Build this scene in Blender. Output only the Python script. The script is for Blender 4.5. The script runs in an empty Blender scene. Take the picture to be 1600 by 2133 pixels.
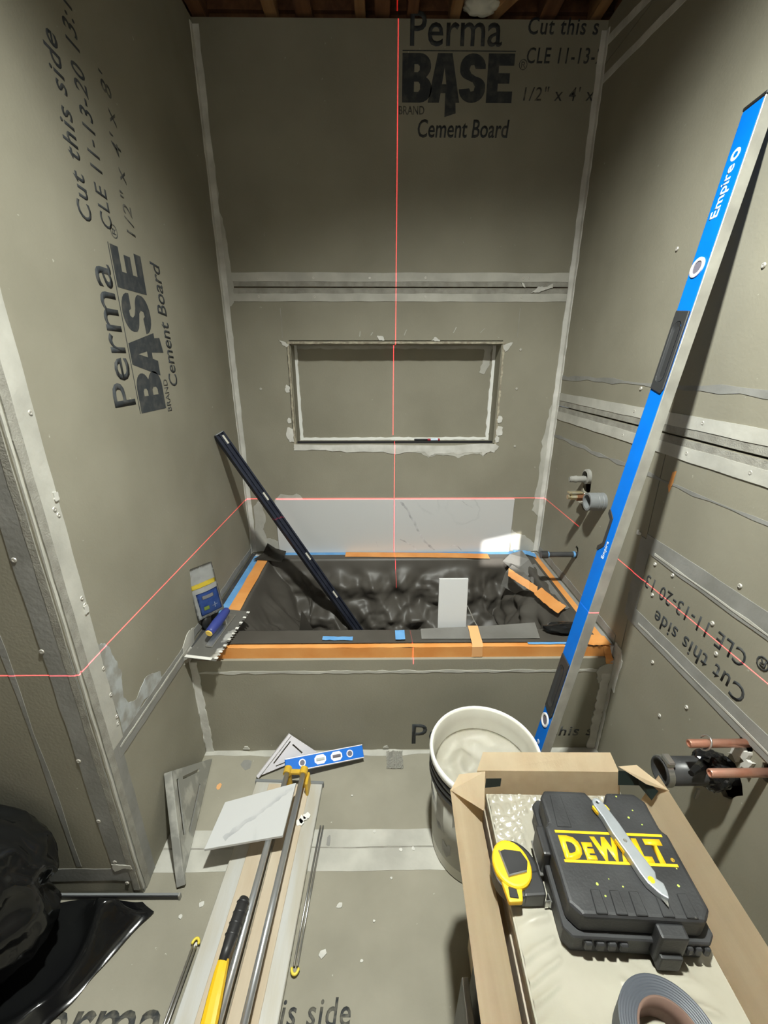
import bpy, bmesh, math, random
from mathutils import Vector, Matrix, noise, Euler
random.seed(7)
S = bpy.context.scene
COL = S.collection
R = math.radians

# ------------------------------------------------------------------ camera
cam_d = bpy.data.cameras.new('camera')
cam = bpy.data.objects.new('camera', cam_d)
COL.objects.link(cam)
cam.location = (0, 0, 1.425)
cam.rotation_euler = (R(90 - 19.75), 0, R(-0.6))
cam_d.sensor_fit = 'HORIZONTAL'
cam_d.sensor_width = 36.0
cam_d.lens = 880 / 1600 * 36.0
cam_d.clip_start = 0.02
S.camera = cam

# ------------------------------------------------------------------ world and lights
W = bpy.data.worlds.new('world')
S.world = W
W.use_nodes = True
W.node_tree.nodes['Background'].inputs[0].default_value = (0.9, 0.95, 1.0, 1)
W.node_tree.nodes['Background'].inputs[1].default_value = 0.35
S.view_settings.view_transform = 'Standard'
S.view_settings.look = 'None'
S.view_settings.gamma = 1.0
S.view_settings.use_curve_mapping = False
S.view_settings.exposure = 0.0


def lamp(name, kind, loc, target, energy, color, **kw):
    d = bpy.data.lights.new(name, kind)
    d.energy = energy
    d.color = color
    for k, v in kw.items():
        setattr(d, k, v)
    o = bpy.data.objects.new(name, d)
    COL.objects.link(o)
    o.location = loc
    if target is not None:
        o.rotation_euler = (Vector(target) - Vector(loc)).to_track_quat('-Z', 'Y').to_euler()
    return o


# ceiling bulb of the bathroom
lamp('ceiling_bulb_offscreen', 'SPOT', (0.06, 0.50, 2.585), (0.40, 0.60, 0.0), 318, (0.97, 1.0, 0.93),
     spot_size=R(141), spot_blend=1.0, shadow_soft_size=0.045)
# added fill lamp, set in a window opening made up for the rear wall
lamp('added_rear_fill_offscreen', 'AREA', (-0.55, -1.82, 1.55), (-0.55, 1.0, 1.55), 8, (1.0, 0.93, 0.78),
     shape='RECTANGLE', size=1.18, size_y=1.18)


def sun_shaft(loc, plane_y, x0, x1, z0, z1, slant, energy):
    """sunlight that comes through a gap: a point source whose light is limited to a slanted rectangle"""
    d = bpy.data.lights.new('sun_shaft_offscreen', 'POINT')
    d.energy = energy
    d.color = (1, 1, 1)
    d.shadow_soft_size = 0.0
    d.use_nodes = True
    nt = d.node_tree
    nt.nodes.clear()
    out = nt.nodes.new('ShaderNodeOutputLight')
    em = nt.nodes.new('ShaderNodeEmission')
    em.inputs[0].default_value = (1.0, 0.97, 0.9, 1)
    tc = nt.nodes.new('ShaderNodeTexCoord')
    sp = nt.nodes.new('ShaderNodeSeparateXYZ')
    nt.links.new(tc.outputs['Normal'], sp.inputs[0])

    def mth(op, a, b):
        n = nt.nodes.new('ShaderNodeMath')
        n.operation = op
        for k, v in ((0, a), (1, b)):
            if isinstance(v, (int, float)):
                n.inputs[k].default_value = v
            else:
                nt.links.new(v, n.inputs[k])
        return n.outputs[0]
    k = plane_y - loc[1]
    X = mth('ADD', mth('MULTIPLY', mth('DIVIDE', sp.outputs[0], sp.outputs[1]), k), loc[0])
    Z = mth('ADD', mth('MULTIPLY', mth('DIVIDE', sp.outputs[2], sp.outputs[1]), k), loc[2])

    def edge(v, a, b):
        m = nt.nodes.new('ShaderNodeMapRange')
        m.interpolation_type = 'SMOOTHSTEP'
        m.inputs['From Min'].default_value = a
        m.inputs['From Max'].default_value = b
        nt.links.new(v, m.inputs['Value'])
        return m.outputs[0]
    top = mth('SUBTRACT', Z, mth('MULTIPLY', mth('SUBTRACT', X, x0), slant))
    f = mth('MULTIPLY', edge(X, x0 - .012, x0 + .03), edge(X, x1 + .008, x1 - .008))
    f = mth('MULTIPLY', f, mth('MULTIPLY', edge(Z, z0 - .02, z0 + .02), edge(top, z1 + .012, z1 - .02)))
    f = mth('MULTIPLY', f, mth('GREATER_THAN', sp.outputs[1], 0.0))
    nt.links.new(mth('MULTIPLY', f, 60.0), em.inputs[1])
    nt.links.new(em.outputs[0], out.inputs[0])
    o = bpy.data.objects.new('sun_shaft_offscreen', d)
    COL.objects.link(o)
    o.location = loc


# narrow shaft of sun from outside the added window opening falling on the end of the tile row
sun_shaft((-0.97, -4.0, 2.75), 2.03, 0.530, 0.737, 0.40, 0.535, 0.24, 73)


def laser(loc):
    d = bpy.data.lights.new('line_laser_offscreen', 'POINT')
    d.energy = 1150
    d.color = (1, 1, 1)
    d.shadow_soft_size = 0.0
    d.use_nodes = True
    nt = d.node_tree
    nt.nodes.clear()
    out = nt.nodes.new('ShaderNodeOutputLight')
    em = nt.nodes.new('ShaderNodeEmission')
    em.inputs[0].default_value = (1.0, 0.05, 0.07, 1)
    tc = nt.nodes.new('ShaderNodeTexCoord')

    def band(axis, eps):
        dt = nt.nodes.new('ShaderNodeVectorMath')
        dt.operation = 'DOT_PRODUCT'
        dt.inputs[1].default_value = axis
        nt.links.new(tc.outputs['Normal'], dt.inputs[0])
        a = nt.nodes.new('ShaderNodeMath')
        a.operation = 'ABSOLUTE'
        nt.links.new(dt.outputs['Value'], a.inputs[0])
        m = nt.nodes.new('ShaderNodeMapRange')
        m.inputs['From Min'].default_value = eps * 0.45
        m.inputs['From Max'].default_value = eps
        m.inputs['To Min'].default_value = 1
        m.inputs['To Max'].default_value = 0
        nt.links.new(a.outputs[0], m.inputs['Value'])
        return m.outputs[0]
    h = band((0, 0, 1), 0.00125)
    v = band((0.9985, 0.0546, 0), 0.0010)
    # the vertical fan of the instrument starts a little below the horizontal
    sp = nt.nodes.new('ShaderNodeSeparateXYZ')
    nt.links.new(tc.outputs['Normal'], sp.inputs[0])
    gt = nt.nodes.new('ShaderNodeMath')
    gt.operation = 'GREATER_THAN'
    gt.inputs[1].default_value = -0.315
    nt.links.new(sp.outputs[2], gt.inputs[0])
    mv = nt.nodes.new('ShaderNodeMath')
    mv.operation = 'MULTIPLY'
    nt.links.new(gt.outputs[0], mv.inputs[0])
    nt.links.new(v, mv.inputs[1])
    v = mv.outputs[0]
    add = nt.nodes.new('ShaderNodeMath')
    add.operation = 'MAXIMUM'
    nt.links.new(h, add.inputs[0])
    nt.links.new(v, add.inputs[1])
    nt.links.new(add.outputs[0], em.inputs[1])
    nt.links.new(em.outputs[0], out.inputs[0])
    o = bpy.data.objects.new('line_laser_offscreen', d)
    COL.objects.link(o)
    o.location = loc


laser((0.177, 0.15, 0.765))


# ------------------------------------------------------------------ materials
def mat(name, col, rough=0.6, metal=0.0, col2=None, scale=8.0, lo=0.35, hi=0.65, bump=0.0, bscale=60.0,
        spec=0.5, fleck=None, fscale=60.0, fth=0.72, trans=0.0, detail=6.0, stretch=None, rvar=0.0, coat=0.0, bdist=0.002):
    m = bpy.data.materials.new(name)
    m.use_nodes = True
    nt = m.node_tree
    b = nt.nodes['Principled BSDF']
    b.inputs['Base Color'].default_value = (*col, 1)
    b.inputs['Roughness'].default_value = rough
    b.inputs['Metallic'].default_value = metal
    b.inputs['Specular IOR Level'].default_value = spec
    if coat:
        b.inputs['Coat Weight'].default_value = coat
    if trans:
        b.inputs['Transmission Weight'].default_value = trans
    tc = nt.nodes.new('ShaderNodeTexCoord')
    vec = tc.outputs['Object']
    if stretch:
        mp = nt.nodes.new('ShaderNodeMapping')
        mp.inputs['Scale'].default_value = stretch
        nt.links.new(vec, mp.inputs[0])
        vec = mp.outputs[0]

    def nz(sc, det=detail):
        n = nt.nodes.new('ShaderNodeTexNoise')
        n.inputs['Scale'].default_value = sc
        n.inputs['Detail'].default_value = det
        nt.links.new(vec, n.inputs['Vector'])
        return n

    def ramp(src, a, c):
        r = nt.nodes.new('ShaderNodeMapRange')
        r.inputs['From Min'].default_value = a
        r.inputs['From Max'].default_value = c
        nt.links.new(src, r.inputs['Value'])
        return r.outputs[0]
    cur = None
    if col2:
        n = nz(scale)
        f = ramp(n.outputs[0], lo, hi)
        mx = nt.nodes.new('ShaderNodeMix')
        mx.data_type = 'RGBA'
        mx.inputs['A'].default_value = (*col, 1)
        mx.inputs['B'].default_value = (*col2, 1)
        nt.links.new(f, mx.inputs['Factor'])
        cur = mx.outputs['Result']
    if fleck:
        n = nz(fscale, 3)
        f = ramp(n.outputs[0], fth, fth + 0.03)
        mx = nt.nodes.new('ShaderNodeMix')
        mx.data_type = 'RGBA'
        if cur:
            nt.links.new(cur, mx.inputs['A'])
        else:
            mx.inputs['A'].default_value = (*col, 1)
        mx.inputs['B'].default_value = (*fleck, 1)
        nt.links.new(f, mx.inputs['Factor'])
        cur = mx.outputs['Result']
    if cur:
        nt.links.new(cur, b.inputs['Base Color'])
    if rvar:
        n = nz(scale * 1.7)
        r = nt.nodes.new('ShaderNodeMapRange')
        r.inputs['To Min'].default_value = max(0.02, rough - rvar)
        r.inputs['To Max'].default_value = min(1, rough + rvar)
        nt.links.new(n.outputs[0], r.inputs['Value'])
        nt.links.new(r.outputs[0], b.inputs['Roughness'])
    if bump:
        n = nz(bscale, 5)
        bp = nt.nodes.new('ShaderNodeBump')
        bp.inputs['Strength'].default_value = bump
        bp.inputs['Distance'].default_value = bdist
        nt.links.new(n.outputs[0], bp.inputs['Height'])
        nt.links.new(bp.outputs[0], b.inputs['Normal'])
    return m


MAT = {}
MAT['board'] = mat('cement_board', (0.238, 0.223, 0.172), 0.75, col2=(0.285, 0.268, 0.21), scale=3.0, bump=0.25,
                   bscale=140, fleck=(0.42, 0.40, 0.33), fscale=60, fth=0.75, spec=0.3)
MAT['floorboard'] = mat('floor_board', (0.25, 0.235, 0.185), 0.7, col2=(0.32, 0.30, 0.24), scale=3.5, bump=0.3,
                        bscale=120, fleck=(0.48, 0.46, 0.39), fscale=70, fth=0.735, spec=0.3)
MAT['board_edge'] = mat('board_edge', (0.46, 0.42, 0.32), 0.9, col2=(0.25, 0.22, 0.17), scale=60, bump=0.6)
MAT['thin_light'] = mat('thinset_light', (0.50, 0.49, 0.44), 0.85, col2=(0.38, 0.37, 0.33), scale=9, bump=0.4, bscale=80)
MAT['thin_white'] = mat('thinset_white', (0.66, 0.65, 0.61), 0.85, col2=(0.50, 0.49, 0.45), scale=14, bump=0.5, bscale=70)
MAT['thin_grey'] = mat('thinset_grey', (0.265, 0.262, 0.245), 0.85, col2=(0.20, 0.197, 0.18), scale=10, bump=0.4, bscale=90)
MAT['mesh_tape'] = mat('mesh_tape', (0.33, 0.32, 0.28), 0.85, col2=(0.24, 0.23, 0.2), scale=30, bump=0.6, bscale=260)
MAT['bluish'] = mat('thinset_bluish', (0.40, 0.42, 0.42), 0.9, col2=(0.27, 0.265, 0.235), scale=22, lo=0.4, hi=0.6, bump=0.4)
MAT['ink'] = mat('ink', (0.028, 0.033, 0.038), 0.8, col2=(0.07, 0.07, 0.065), scale=40, lo=0.45, hi=0.75)
MAT['ink_faint'] = mat('ink_faint', (0.035, 0.038, 0.04), 0.8, col2=(0.16, 0.15, 0.12), scale=55, lo=0.42, hi=0.68)
MAT['screw'] = mat('screw_metal', (0.55, 0.53, 0.48), 0.45, 0.4)
MAT['wood_dark'] = mat('joist_wood', (0.17, 0.075, 0.03), 0.8, col2=(0.10, 0.04, 0.018), scale=6, stretch=(6, 0.6, 6), bump=0.3)
MAT['wood_tan'] = mat('blocking_wood', (0.36, 0.2, 0.085), 0.8, col2=(0.24, 0.12, 0.05), scale=6, stretch=(6, 0.6, 6), bump=0.3)
MAT['foam'] = mat('spray_foam', (0.55, 0.54, 0.47), 0.9, bump=0.6, bscale=30)
MAT['tile'] = None
MAT['blue'] = mat('level_blue', (0.0, 0.135, 0.60), 0.5, 0.0, col2=(0.0, 0.155, 0.66), scale=12, spec=0.18, bump=0.02, bscale=20)
MAT['alu'] = mat('aluminium', (0.55, 0.545, 0.5), 0.42, 0.55, col2=(0.42, 0.41, 0.38), scale=18, bump=0.1, bscale=50)
MAT['black'] = mat('black_plastic', (0.018, 0.018, 0.019), 0.42, col2=(0.03, 0.03, 0.031), scale=20)
MAT['black_soft'] = mat('black_rubber', (0.012, 0.012, 0.012), 0.6)
MAT['grip'] = mat('grip_plastic', (0.030, 0.031, 0.033), 0.45)
MAT['white_ring'] = mat('vial_ring', (0.8, 0.79, 0.8), 0.35)
MAT['vial'] = mat('vial_glass', (0.16, 0.15, 0.19), 0.15)
MAT['white_print'] = mat('white_print', (0.62, 0.72, 0.85), 0.6)
MAT['navy'] = mat('navy_metal', (0.022, 0.026, 0.045), 0.42, 0.4, col2=(0.035, 0.04, 0.06), scale=25)
MAT['silver_sticker'] = mat('silver_sticker', (0.55, 0.53, 0.46), 0.4)
MAT['blue_tape'] = mat('blue_tape', (0.10, 0.28, 0.56), 0.7, col2=(0.14, 0.34, 0.62), scale=20, bump=0.3, bscale=40)
MAT['orange_tape'] = mat('orange_tape', (0.62, 0.24, 0.055), 0.55, col2=(0.72, 0.33, 0.10), scale=9, bump=0.35, bscale=25)
MAT['black_paper'] = mat('black_paper', (0.058, 0.052, 0.044), 0.46, col2=(0.075, 0.068, 0.058), scale=7, bump=0.25, bscale=22, spec=0.4)
MAT['grey_paper'] = mat('paper_underside', (0.24, 0.23, 0.21), 0.4, col2=(0.34, 0.33, 0.31), scale=6)
MAT['bag'] = mat('black_bag', (0.005, 0.005, 0.006), 0.15, col2=(0.009, 0.0095, 0.0095), scale=5, bump=0.35, bscale=16, spec=0.45)
MAT['tub'] = mat('tub_acrylic', (0.75, 0.75, 0.73), 0.25)
MAT['steel'] = mat('steel', (0.62, 0.62, 0.6), 0.28, 0.9, col2=(0.5, 0.5, 0.48), scale=15)
MAT['chrome'] = mat('chrome_tube', (0.60, 0.62, 0.64), 0.30, 0.8)
MAT['yellow'] = mat('yellow_plastic', (0.83, 0.50, 0.012), 0.4, col2=(0.9, 0.56, 0.02), scale=12)
MAT['yellow_tool'] = mat('yellow_paint', (0.75, 0.46, 0.03), 0.45, col2=(0.55, 0.35, 0.05), scale=25)
MAT['handle_blue'] = mat('handle_blue', (0.03, 0.045, 0.21), 0.45)
MAT['cap_yellow'] = mat('cap_yellow', (0.85, 0.6, 0.12), 0.5)
MAT['clear_bag'] = mat('bag_film', (0.48, 0.49, 0.48), 0.25, col2=(0.58, 0.59, 0.58), scale=14, bump=0.3, bscale=25)
MAT['bag_blue'] = mat('bag_blue', (0.035, 0.09, 0.36), 0.35, col2=(0.08, 0.16, 0.46), scale=40)
MAT['bag_yellow'] = mat('bag_yellow', (0.80, 0.64, 0.08), 0.4)
MAT['bag_green'] = mat('bag_green', (0.35, 0.48, 0.1), 0.5)
MAT['print_grey'] = mat('print_grey', (0.35, 0.35, 0.36), 0.6)
MAT['brass'] = mat('brass', (0.52, 0.43, 0.24), 0.35, 0.8, col2=(0.62, 0.58, 0.46), scale=40)
MAT['copper'] = mat('copper', (0.66, 0.29, 0.19), 0.32, 0.75, col2=(0.74, 0.42, 0.32), scale=25)
MAT['copper_dark'] = mat('copper_dark', (0.24, 0.11, 0.055), 0.4, 0.6)
MAT['grey_plastic'] = mat('grey_plastic', (0.19, 0.20, 0.205), 0.5)
MAT['pipe_black'] = mat('pipe_black', (0.03, 0.031, 0.032), 0.4, col2=(0.06, 0.06, 0.062), scale=20)
MAT['bucket'] = mat('bucket_plastic', (0.66, 0.65, 0.58), 0.45, col2=(0.55, 0.53, 0.46), scale=7)
MAT['bucket_label'] = mat('bucket_label', (0.40, 0.39, 0.34), 0.6, col2=(0.14, 0.14, 0.135), scale=7, lo=0.55, hi=0.6)
MAT['mortar'] = mat('mortar', (0.70, 0.67, 0.57), 0.45, col2=(0.80, 0.77, 0.68), scale=9, bump=0.5, bscale=14, bdist=0.004)
MAT['card'] = mat('cardboard', (0.70, 0.56, 0.375), 0.8, col2=(0.76, 0.63, 0.44), scale=3, stretch=(9, 0.6, 9), bump=0.12, bscale=30)
MAT['card_print'] = mat('carton_green_print', (0.022, 0.038, 0.035), 0.5)
MAT['tile_body'] = mat('tile_body', (0.36, 0.31, 0.245), 0.7, col2=(0.44, 0.39, 0.32), scale=12)
MAT['film'] = mat('wrapped_tile', (0.40, 0.375, 0.305), 0.13, col2=(0.47, 0.45, 0.38), scale=5, bump=0.3, bscale=20, spec=0.6)
MAT['film_top'] = mat('plastic_film', (0.36, 0.335, 0.27), 0.2, col2=(0.43, 0.41, 0.34), scale=5, bump=0.15, bscale=40, spec=1.0, coat=0.6)
MAT['case'] = mat('case_plastic', (0.02, 0.0205, 0.022), 0.5, col2=(0.036, 0.037, 0.039), scale=16, bump=0.2, bscale=220, fleck=(0.12, 0.12, 0.11), fscale=70, fth=0.74)
MAT['speck'] = mat('green_speck', (0.45, 0.56, 0.1), 0.6)
MAT['knife_grey'] = mat('knife_grey', (0.36, 0.39, 0.42), 0.38, 0.5, col2=(0.44, 0.47, 0.5), scale=20)
MAT['duct'] = mat('duct_tape', (0.062, 0.070, 0.086), 0.5, col2=(0.085, 0.093, 0.11), scale=8, bump=0.2, bscale=90)
MAT['core'] = mat('card_core', (0.17, 0.105, 0.08), 0.85)
MAT['square_white'] = mat('square_white', (0.72, 0.70, 0.74), 0.35, 0.1)
MAT['square_alu'] = mat('square_alu', (0.36, 0.36, 0.335), 0.45, 0.5, col2=(0.55, 0.55, 0.51), scale=16, lo=0.48, hi=0.6)
MAT['cutter_base'] = mat('cutter_base', (0.47, 0.44, 0.37), 0.5, 0.15, col2=(0.52, 0.52, 0.5), scale=6, stretch=(5, 0.7, 5), bump=0.1)
MAT['cutter_pad'] = mat('cutter_pad', (0.49, 0.40, 0.29), 0.8, col2=(0.55, 0.47, 0.36), scale=8, stretch=(4, 0.6, 4))
MAT['clear_plastic'] = mat('clear_plastic', (0.46, 0.45, 0.40), 0.12, bump=0.6, bscale=60, spec=0.8)
MAT['scrap_orange'] = mat('scrap_orange', (0.68, 0.36, 0.15), 0.8)
MAT['caulk'] = mat('caulk', (0.80, 0.80, 0.77), 0.5, bump=0.15, bscale=40)
MAT['trim_black'] = mat('trim_black', (0.012, 0.012, 0.014), 0.5)
MAT['red'] = mat('red_marker', (0.35, 0.02, 0.04), 0.5)
MAT['trowel_steel'] = mat('trowel_steel', (0.20, 0.195, 0.18), 0.35, 0.55, col2=(0.70, 0.69, 0.64), scale=13, lo=0.56, hi=0.62)
MAT['bracket'] = mat('mud_grey', (0.27, 0.265, 0.24), 0.8)


def marble(name, seed, rot, vein=(0.36, 0.36, 0.37), body=(0.70, 0.71, 0.72)):
    m = bpy.data.materials.new(name)
    m.use_nodes = True
    nt = m.node_tree
    b = nt.nodes['Principled BSDF']
    b.inputs['Roughness'].default_value = 0.22
    tc = nt.nodes.new('ShaderNodeTexCoord')
    mp = nt.nodes.new('ShaderNodeMapping')
    mp.inputs['Location'].default_value = (seed, seed * 0.37, seed * 0.11)
    mp.inputs['Rotation'].default_value = rot
    nt.links.new(tc.outputs['Object'], mp.inputs[0])
    n = nt.nodes.new('ShaderNodeTexNoise')
    n.inputs['Scale'].default_value = 2.6
    n.inputs['Detail'].default_value = 7
    n.inputs['Distortion'].default_value = 0.6
    nt.links.new(mp.outputs[0], n.inputs['Vector'])
    sub = nt.nodes.new('ShaderNodeMath')
    sub.operation = 'SUBTRACT'
    sub.inputs[1].default_value = 0.5
    nt.links.new(n.outputs[0], sub.inputs[0])
    ab = nt.nodes.new('ShaderNodeMath')
    ab.operation = 'ABSOLUTE'
    nt.links.new(sub.outputs[0], ab.inputs[0])
    r = nt.nodes.new('ShaderNodeMapRange')
    r.inputs['From Min'].default_value = 0.0
    r.inputs['From Max'].default_value = 0.016
    r.inputs['To Min'].default_value = 1
    r.inputs['To Max'].default_value = 0
    nt.links.new(ab.outputs[0], r.inputs['Value'])
    n2 = nt.nodes.new('ShaderNodeTexNoise')
    n2.inputs['Scale'].default_value = 3.0
    nt.links.new(mp.outputs[0], n2.inputs['Vector'])
    r2 = nt.nodes.new('ShaderNodeMapRange')
    r2.inputs['From Min'].default_value = 0.48
    r2.inputs['From Max'].default_value = 0.62
    nt.links.new(n2.outputs[0], r2.inputs['Value'])
    mu = nt.nodes.new('ShaderNodeMath')
    mu.operation = 'MULTIPLY'
    nt.links.new(r.outputs[0], mu.inputs[0])
    nt.links.new(r2.outputs[0], mu.inputs[1])
    mx = nt.nodes.new('ShaderNodeMix')
    mx.data_type = 'RGBA'
    mx.inputs['A'].default_value = (*body, 1)
    mx.inputs['B'].default_value = (*vein, 1)
    nt.links.new(mu.outputs[0], mx.inputs['Factor'])
    nt.links.new(mx.outputs['Result'], b.inputs['Base Color'])
    return m


MAT['tile'] = marble('marble_tile', 3.1, (0, 0.6, 0))
MAT['tile_b'] = marble('marble_tile_plain', 9.7, (0.3, 0, 0.8), vein=(0.47, 0.48, 0.48), body=(0.56, 0.565, 0.565))
MAT['vein'] = mat('marble_vein', (0.36, 0.36, 0.37), 0.25, col2=(0.62, 0.62, 0.63), scale=30)


# ------------------------------------------------------------------ mesh helpers
def mk(name, bm, m, parent=None, smooth=False, world=True):
    """link a bmesh as one object; with world=True its coordinates are world coordinates"""
    bmesh.ops.recalc_face_normals(bm, faces=bm.faces[:])
    me = bpy.data.meshes.new(name)
    bm.to_mesh(me)
    bm.free()
    if smooth:
        for p in me.polygons:
            p.use_smooth = True
    if m is not None:
        me.materials.append(MAT[m] if isinstance(m, str) else m)
    return link(name, me, parent, world)


def link(name, me, parent=None, world=True):
    o = bpy.data.objects.new(name, me)
    COL.objects.link(o)
    if parent is not None:
        o.parent = parent
        if world:
            o.matrix_parent_inverse = parent.matrix_basis.inverted()
    return o


def tag(o, label, cat, group=None, kind=None):
    o['label'] = label
    o['category'] = cat
    if group:
        o['group'] = group
    if kind:
        o['kind'] = kind
    return o


def thing(name, label, cat, loc, group=None, rot=(0, 0, 0)):
    o = bpy.data.objects.new(name, None)
    COL.objects.link(o)
    o.empty_display_size = 0.05
    o.location = loc
    o.rotation_euler = rot
    o.matrix_basis = Matrix.LocRotScale(Vector(loc), Euler(rot), None)
    return tag(o, label, cat, group)


def struct(name, bm, m, label=None, cat=None):
    o = mk(name, bm, m)
    o['kind'] = 'structure'
    if label:
        o['label'] = label
        o['category'] = cat
    return o


def NB():
    return bmesh.new()


def box(bm, lo, hi, bevel=0.0, mtx=None, seg=1):
    lo = Vector(lo)
    hi = Vector(hi)
    t = bmesh.new()
    bmesh.ops.create_cube(t, size=1)
    for v in t.verts:
        v.co = Vector(((v.co.x + .5) * (hi.x - lo.x) + lo.x, (v.co.y + .5) * (hi.y - lo.y) + lo.y, (v.co.z + .5) * (hi.z - lo.z) + lo.z))
    if bevel:
        bmesh.ops.bevel(t, geom=t.edges[:], offset=bevel, segments=seg, affect='EDGES', profile=0.6)
    merge(bm, t, mtx)


def merge(bm, t, mtx=None):
    if mtx is not None:
        bmesh.ops.transform(t, matrix=mtx, verts=t.verts[:])
    me = bpy.data.meshes.new('t')
    t.to_mesh(me)
    t.free()
    bm.from_mesh(me)
    bpy.data.meshes.remove(me)


def frame_axes(x, y, z, o):
    m = Matrix.Identity(4)
    for i, a in enumerate((Vector(x), Vector(y), Vector(z))):
        for j in range(3):
            m[j][i] = a[j]
    for j in range(3):
        m[j][3] = o[j]
    return m


def along(p0, p1, up=(0, 0, 1)):
    """matrix whose local +Z runs from p0 to p1"""
    p0 = Vector(p0)
    z = (Vector(p1) - p0).normalized()
    x = Vector(up).cross(z)
    if x.length < 1e-4:
        x = Vector((1, 0, 0))
    x.normalize()
    y = z.cross(x)
    return frame_axes(x, y, z, p0)


def cyl(bm, p0, p1, r0, r1=None, seg=20, cap=True):
    r1 = r0 if r1 is None else r1
    L = (Vector(p1) - Vector(p0)).length
    t = bmesh.new()
    a = [t.verts.new((math.cos(2 * math.pi * i / seg) * r0, math.sin(2 * math.pi * i / seg) * r0, 0)) for i in range(seg)]
    b = [t.verts.new((math.cos(2 * math.pi * i / seg) * r1, math.sin(2 * math.pi * i / seg) * r1, L)) for i in range(seg)]
    for i in range(seg):
        t.faces.new((a[i], a[(i + 1) % seg], b[(i + 1) % seg], b[i]))
    if cap:
        t.faces.new(a[::-1])
        t.faces.new(b)
    merge(bm, t, along(p0, p1))


def lathe(bm, prof, mtx=None, seg=40, closed=False):
    """prof: list of (r, z); spun about local Z"""
    t = bmesh.new()
    rings = []
    for r, z in prof:
        if r < 1e-6:
            rings.append([t.verts.new((0, 0, z))])
        else:
            rings.append([t.verts.new((r * math.cos(2 * math.pi * i / seg), r * math.sin(2 * math.pi * i / seg), z)) for i in range(seg)])
    n = len(rings)
    for k in range(n if closed else n - 1):
        a, b = rings[k], rings[(k + 1) % n]
        for i in range(seg):
            j = (i + 1) % seg
            if len(a) == 1 and len(b) == 1:
                continue
            if len(a) == 1:
                t.faces.new((a[0], b[j], b[i]))
            elif len(b) == 1:
                t.faces.new((a[i], a[j], b[0]))
            else:
                t.faces.new((a[i], a[j], b[j], b[i]))
    merge(bm, t, mtx)


def prism(bm, poly, h, mtx=None, bevel=0.0, holes=None, seg=1):
    """flat polygon in local XY, extruded 0..h along local Z"""
    t = bmesh.new()
    if holes is not None:
        edges = []
        for loop in [poly] + holes:
            vs = [t.verts.new((p[0], p[1], 0)) for p in loop]
            for i in range(len(vs)):
                edges.append(t.edges.new((vs[i], vs[(i + 1) % len(vs)])))
        res = bmesh.ops.triangle_fill(t, use_beauty=True, use_dissolve=False, edges=edges)
        faces = [g for g in res['geom'] if isinstance(g, bmesh.types.BMFace)]
        # drop faces whose centre falls inside a hole
        def inside(p, loop):
            c = False
            j = len(loop) - 1
            for i in range(len(loop)):
                a, b = loop[i], loop[j]
                if (a[1] > p.y) != (b[1] > p.y) and p.x < (b[0] - a[0]) * (p.y - a[1]) / (b[1] - a[1]) + a[0]:
                    c = not c
                j = i
            return c
        kill = [f for f in faces if any(inside(f.calc_center_median(), hl) for hl in holes)]
        if kill:
            bmesh.ops.delete(t, geom=kill, context='FACES')
        faces = t.faces[:]
    else:
        faces = [t.faces.new([t.verts.new((p[0], p[1], 0)) for p in poly])]
    r = bmesh.ops.extrude_face_region(t, geom=faces)
    for v in [g for g in r['geom'] if isinstance(g, bmesh.types.BMVert)]:
        v.co.z += h
    bmesh.ops.recalc_face_normals(t, faces=t.faces[:])
    if bevel:
        es = [e for e in t.edges if len(e.link_faces) == 2 and e.calc_face_angle(0) > 0.5]
        bmesh.ops.bevel(t, geom=es, offset=bevel, segments=seg, affect='EDGES', profile=0.6)
    merge(bm, t, mtx)


def tube(bm, pts, r, seg=8, caps=True):
    pts = [Vector(p) for p in pts]
    t = bmesh.new()
    rings = []
    prev = None
    for i, p in enumerate(pts):
        d = (pts[min(i + 1, len(pts) - 1)] - pts[max(i - 1, 0)]).normalized()
        if prev is None:
            up = Vector((0, 0, 1)) if abs(d.z) < 0.9 else Vector((1, 0, 0))
            x = up.cross(d).normalized()
        else:
            x = (prev - d * prev.dot(d)).normalized()
        prev = x
        y = d.cross(x)
        rr = r[i] if isinstance(r, (list, tuple)) else r
        rings.append([t.verts.new(p + (x * math.cos(2 * math.pi * k / seg) + y * math.sin(2 * math.pi * k / seg)) * rr) for k in range(seg)])
    for a, b in zip(rings, rings[1:]):
        for k in range(seg):
            t.faces.new((a[k], a[(k + 1) % seg], b[(k + 1) % seg], b[k]))
    if caps:
        t.faces.new(rings[0][::-1])
        t.faces.new(rings[-1])
    merge(bm, t)


def ribbon(bm, pts, side, w, th=0.0006, jit=0.0, nrm=None, n=None):
    """strip of tape along pts; side = width direction"""
    pts = [Vector(p) for p in pts]
    if n:
        out = []
        for a, b in zip(pts, pts[1:]):
            for i in range(n):
                out.append(a.lerp(b, i / n))
        out.append(pts[-1])
        pts = out
    side = Vector(side).normalized()
    rows = []
    for i, p in enumerate(pts):
        d = (pts[min(i + 1, len(pts) - 1)] - pts[max(i - 1, 0)]).normalized()
        up = Vector(nrm) if nrm else d.cross(side).normalized()
        a = w / 2 + random.uniform(-jit, jit)
        b = w / 2 + random.uniform(-jit, jit)
        rows.append([bm.verts.new(p - side * a), bm.verts.new(p + side * b), bm.verts.new(p + side * b + up * th), bm.verts.new(p - side * a + up * th)])
    for r0, r1 in zip(rows, rows[1:]):
        for k in range(4):
            bm.faces.new((r0[k], r0[(k + 1) % 4], r1[(k + 1) % 4], r1[k]))
    bm.faces.new(rows[0])
    bm.faces.new(rows[-1][::-1])


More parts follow.
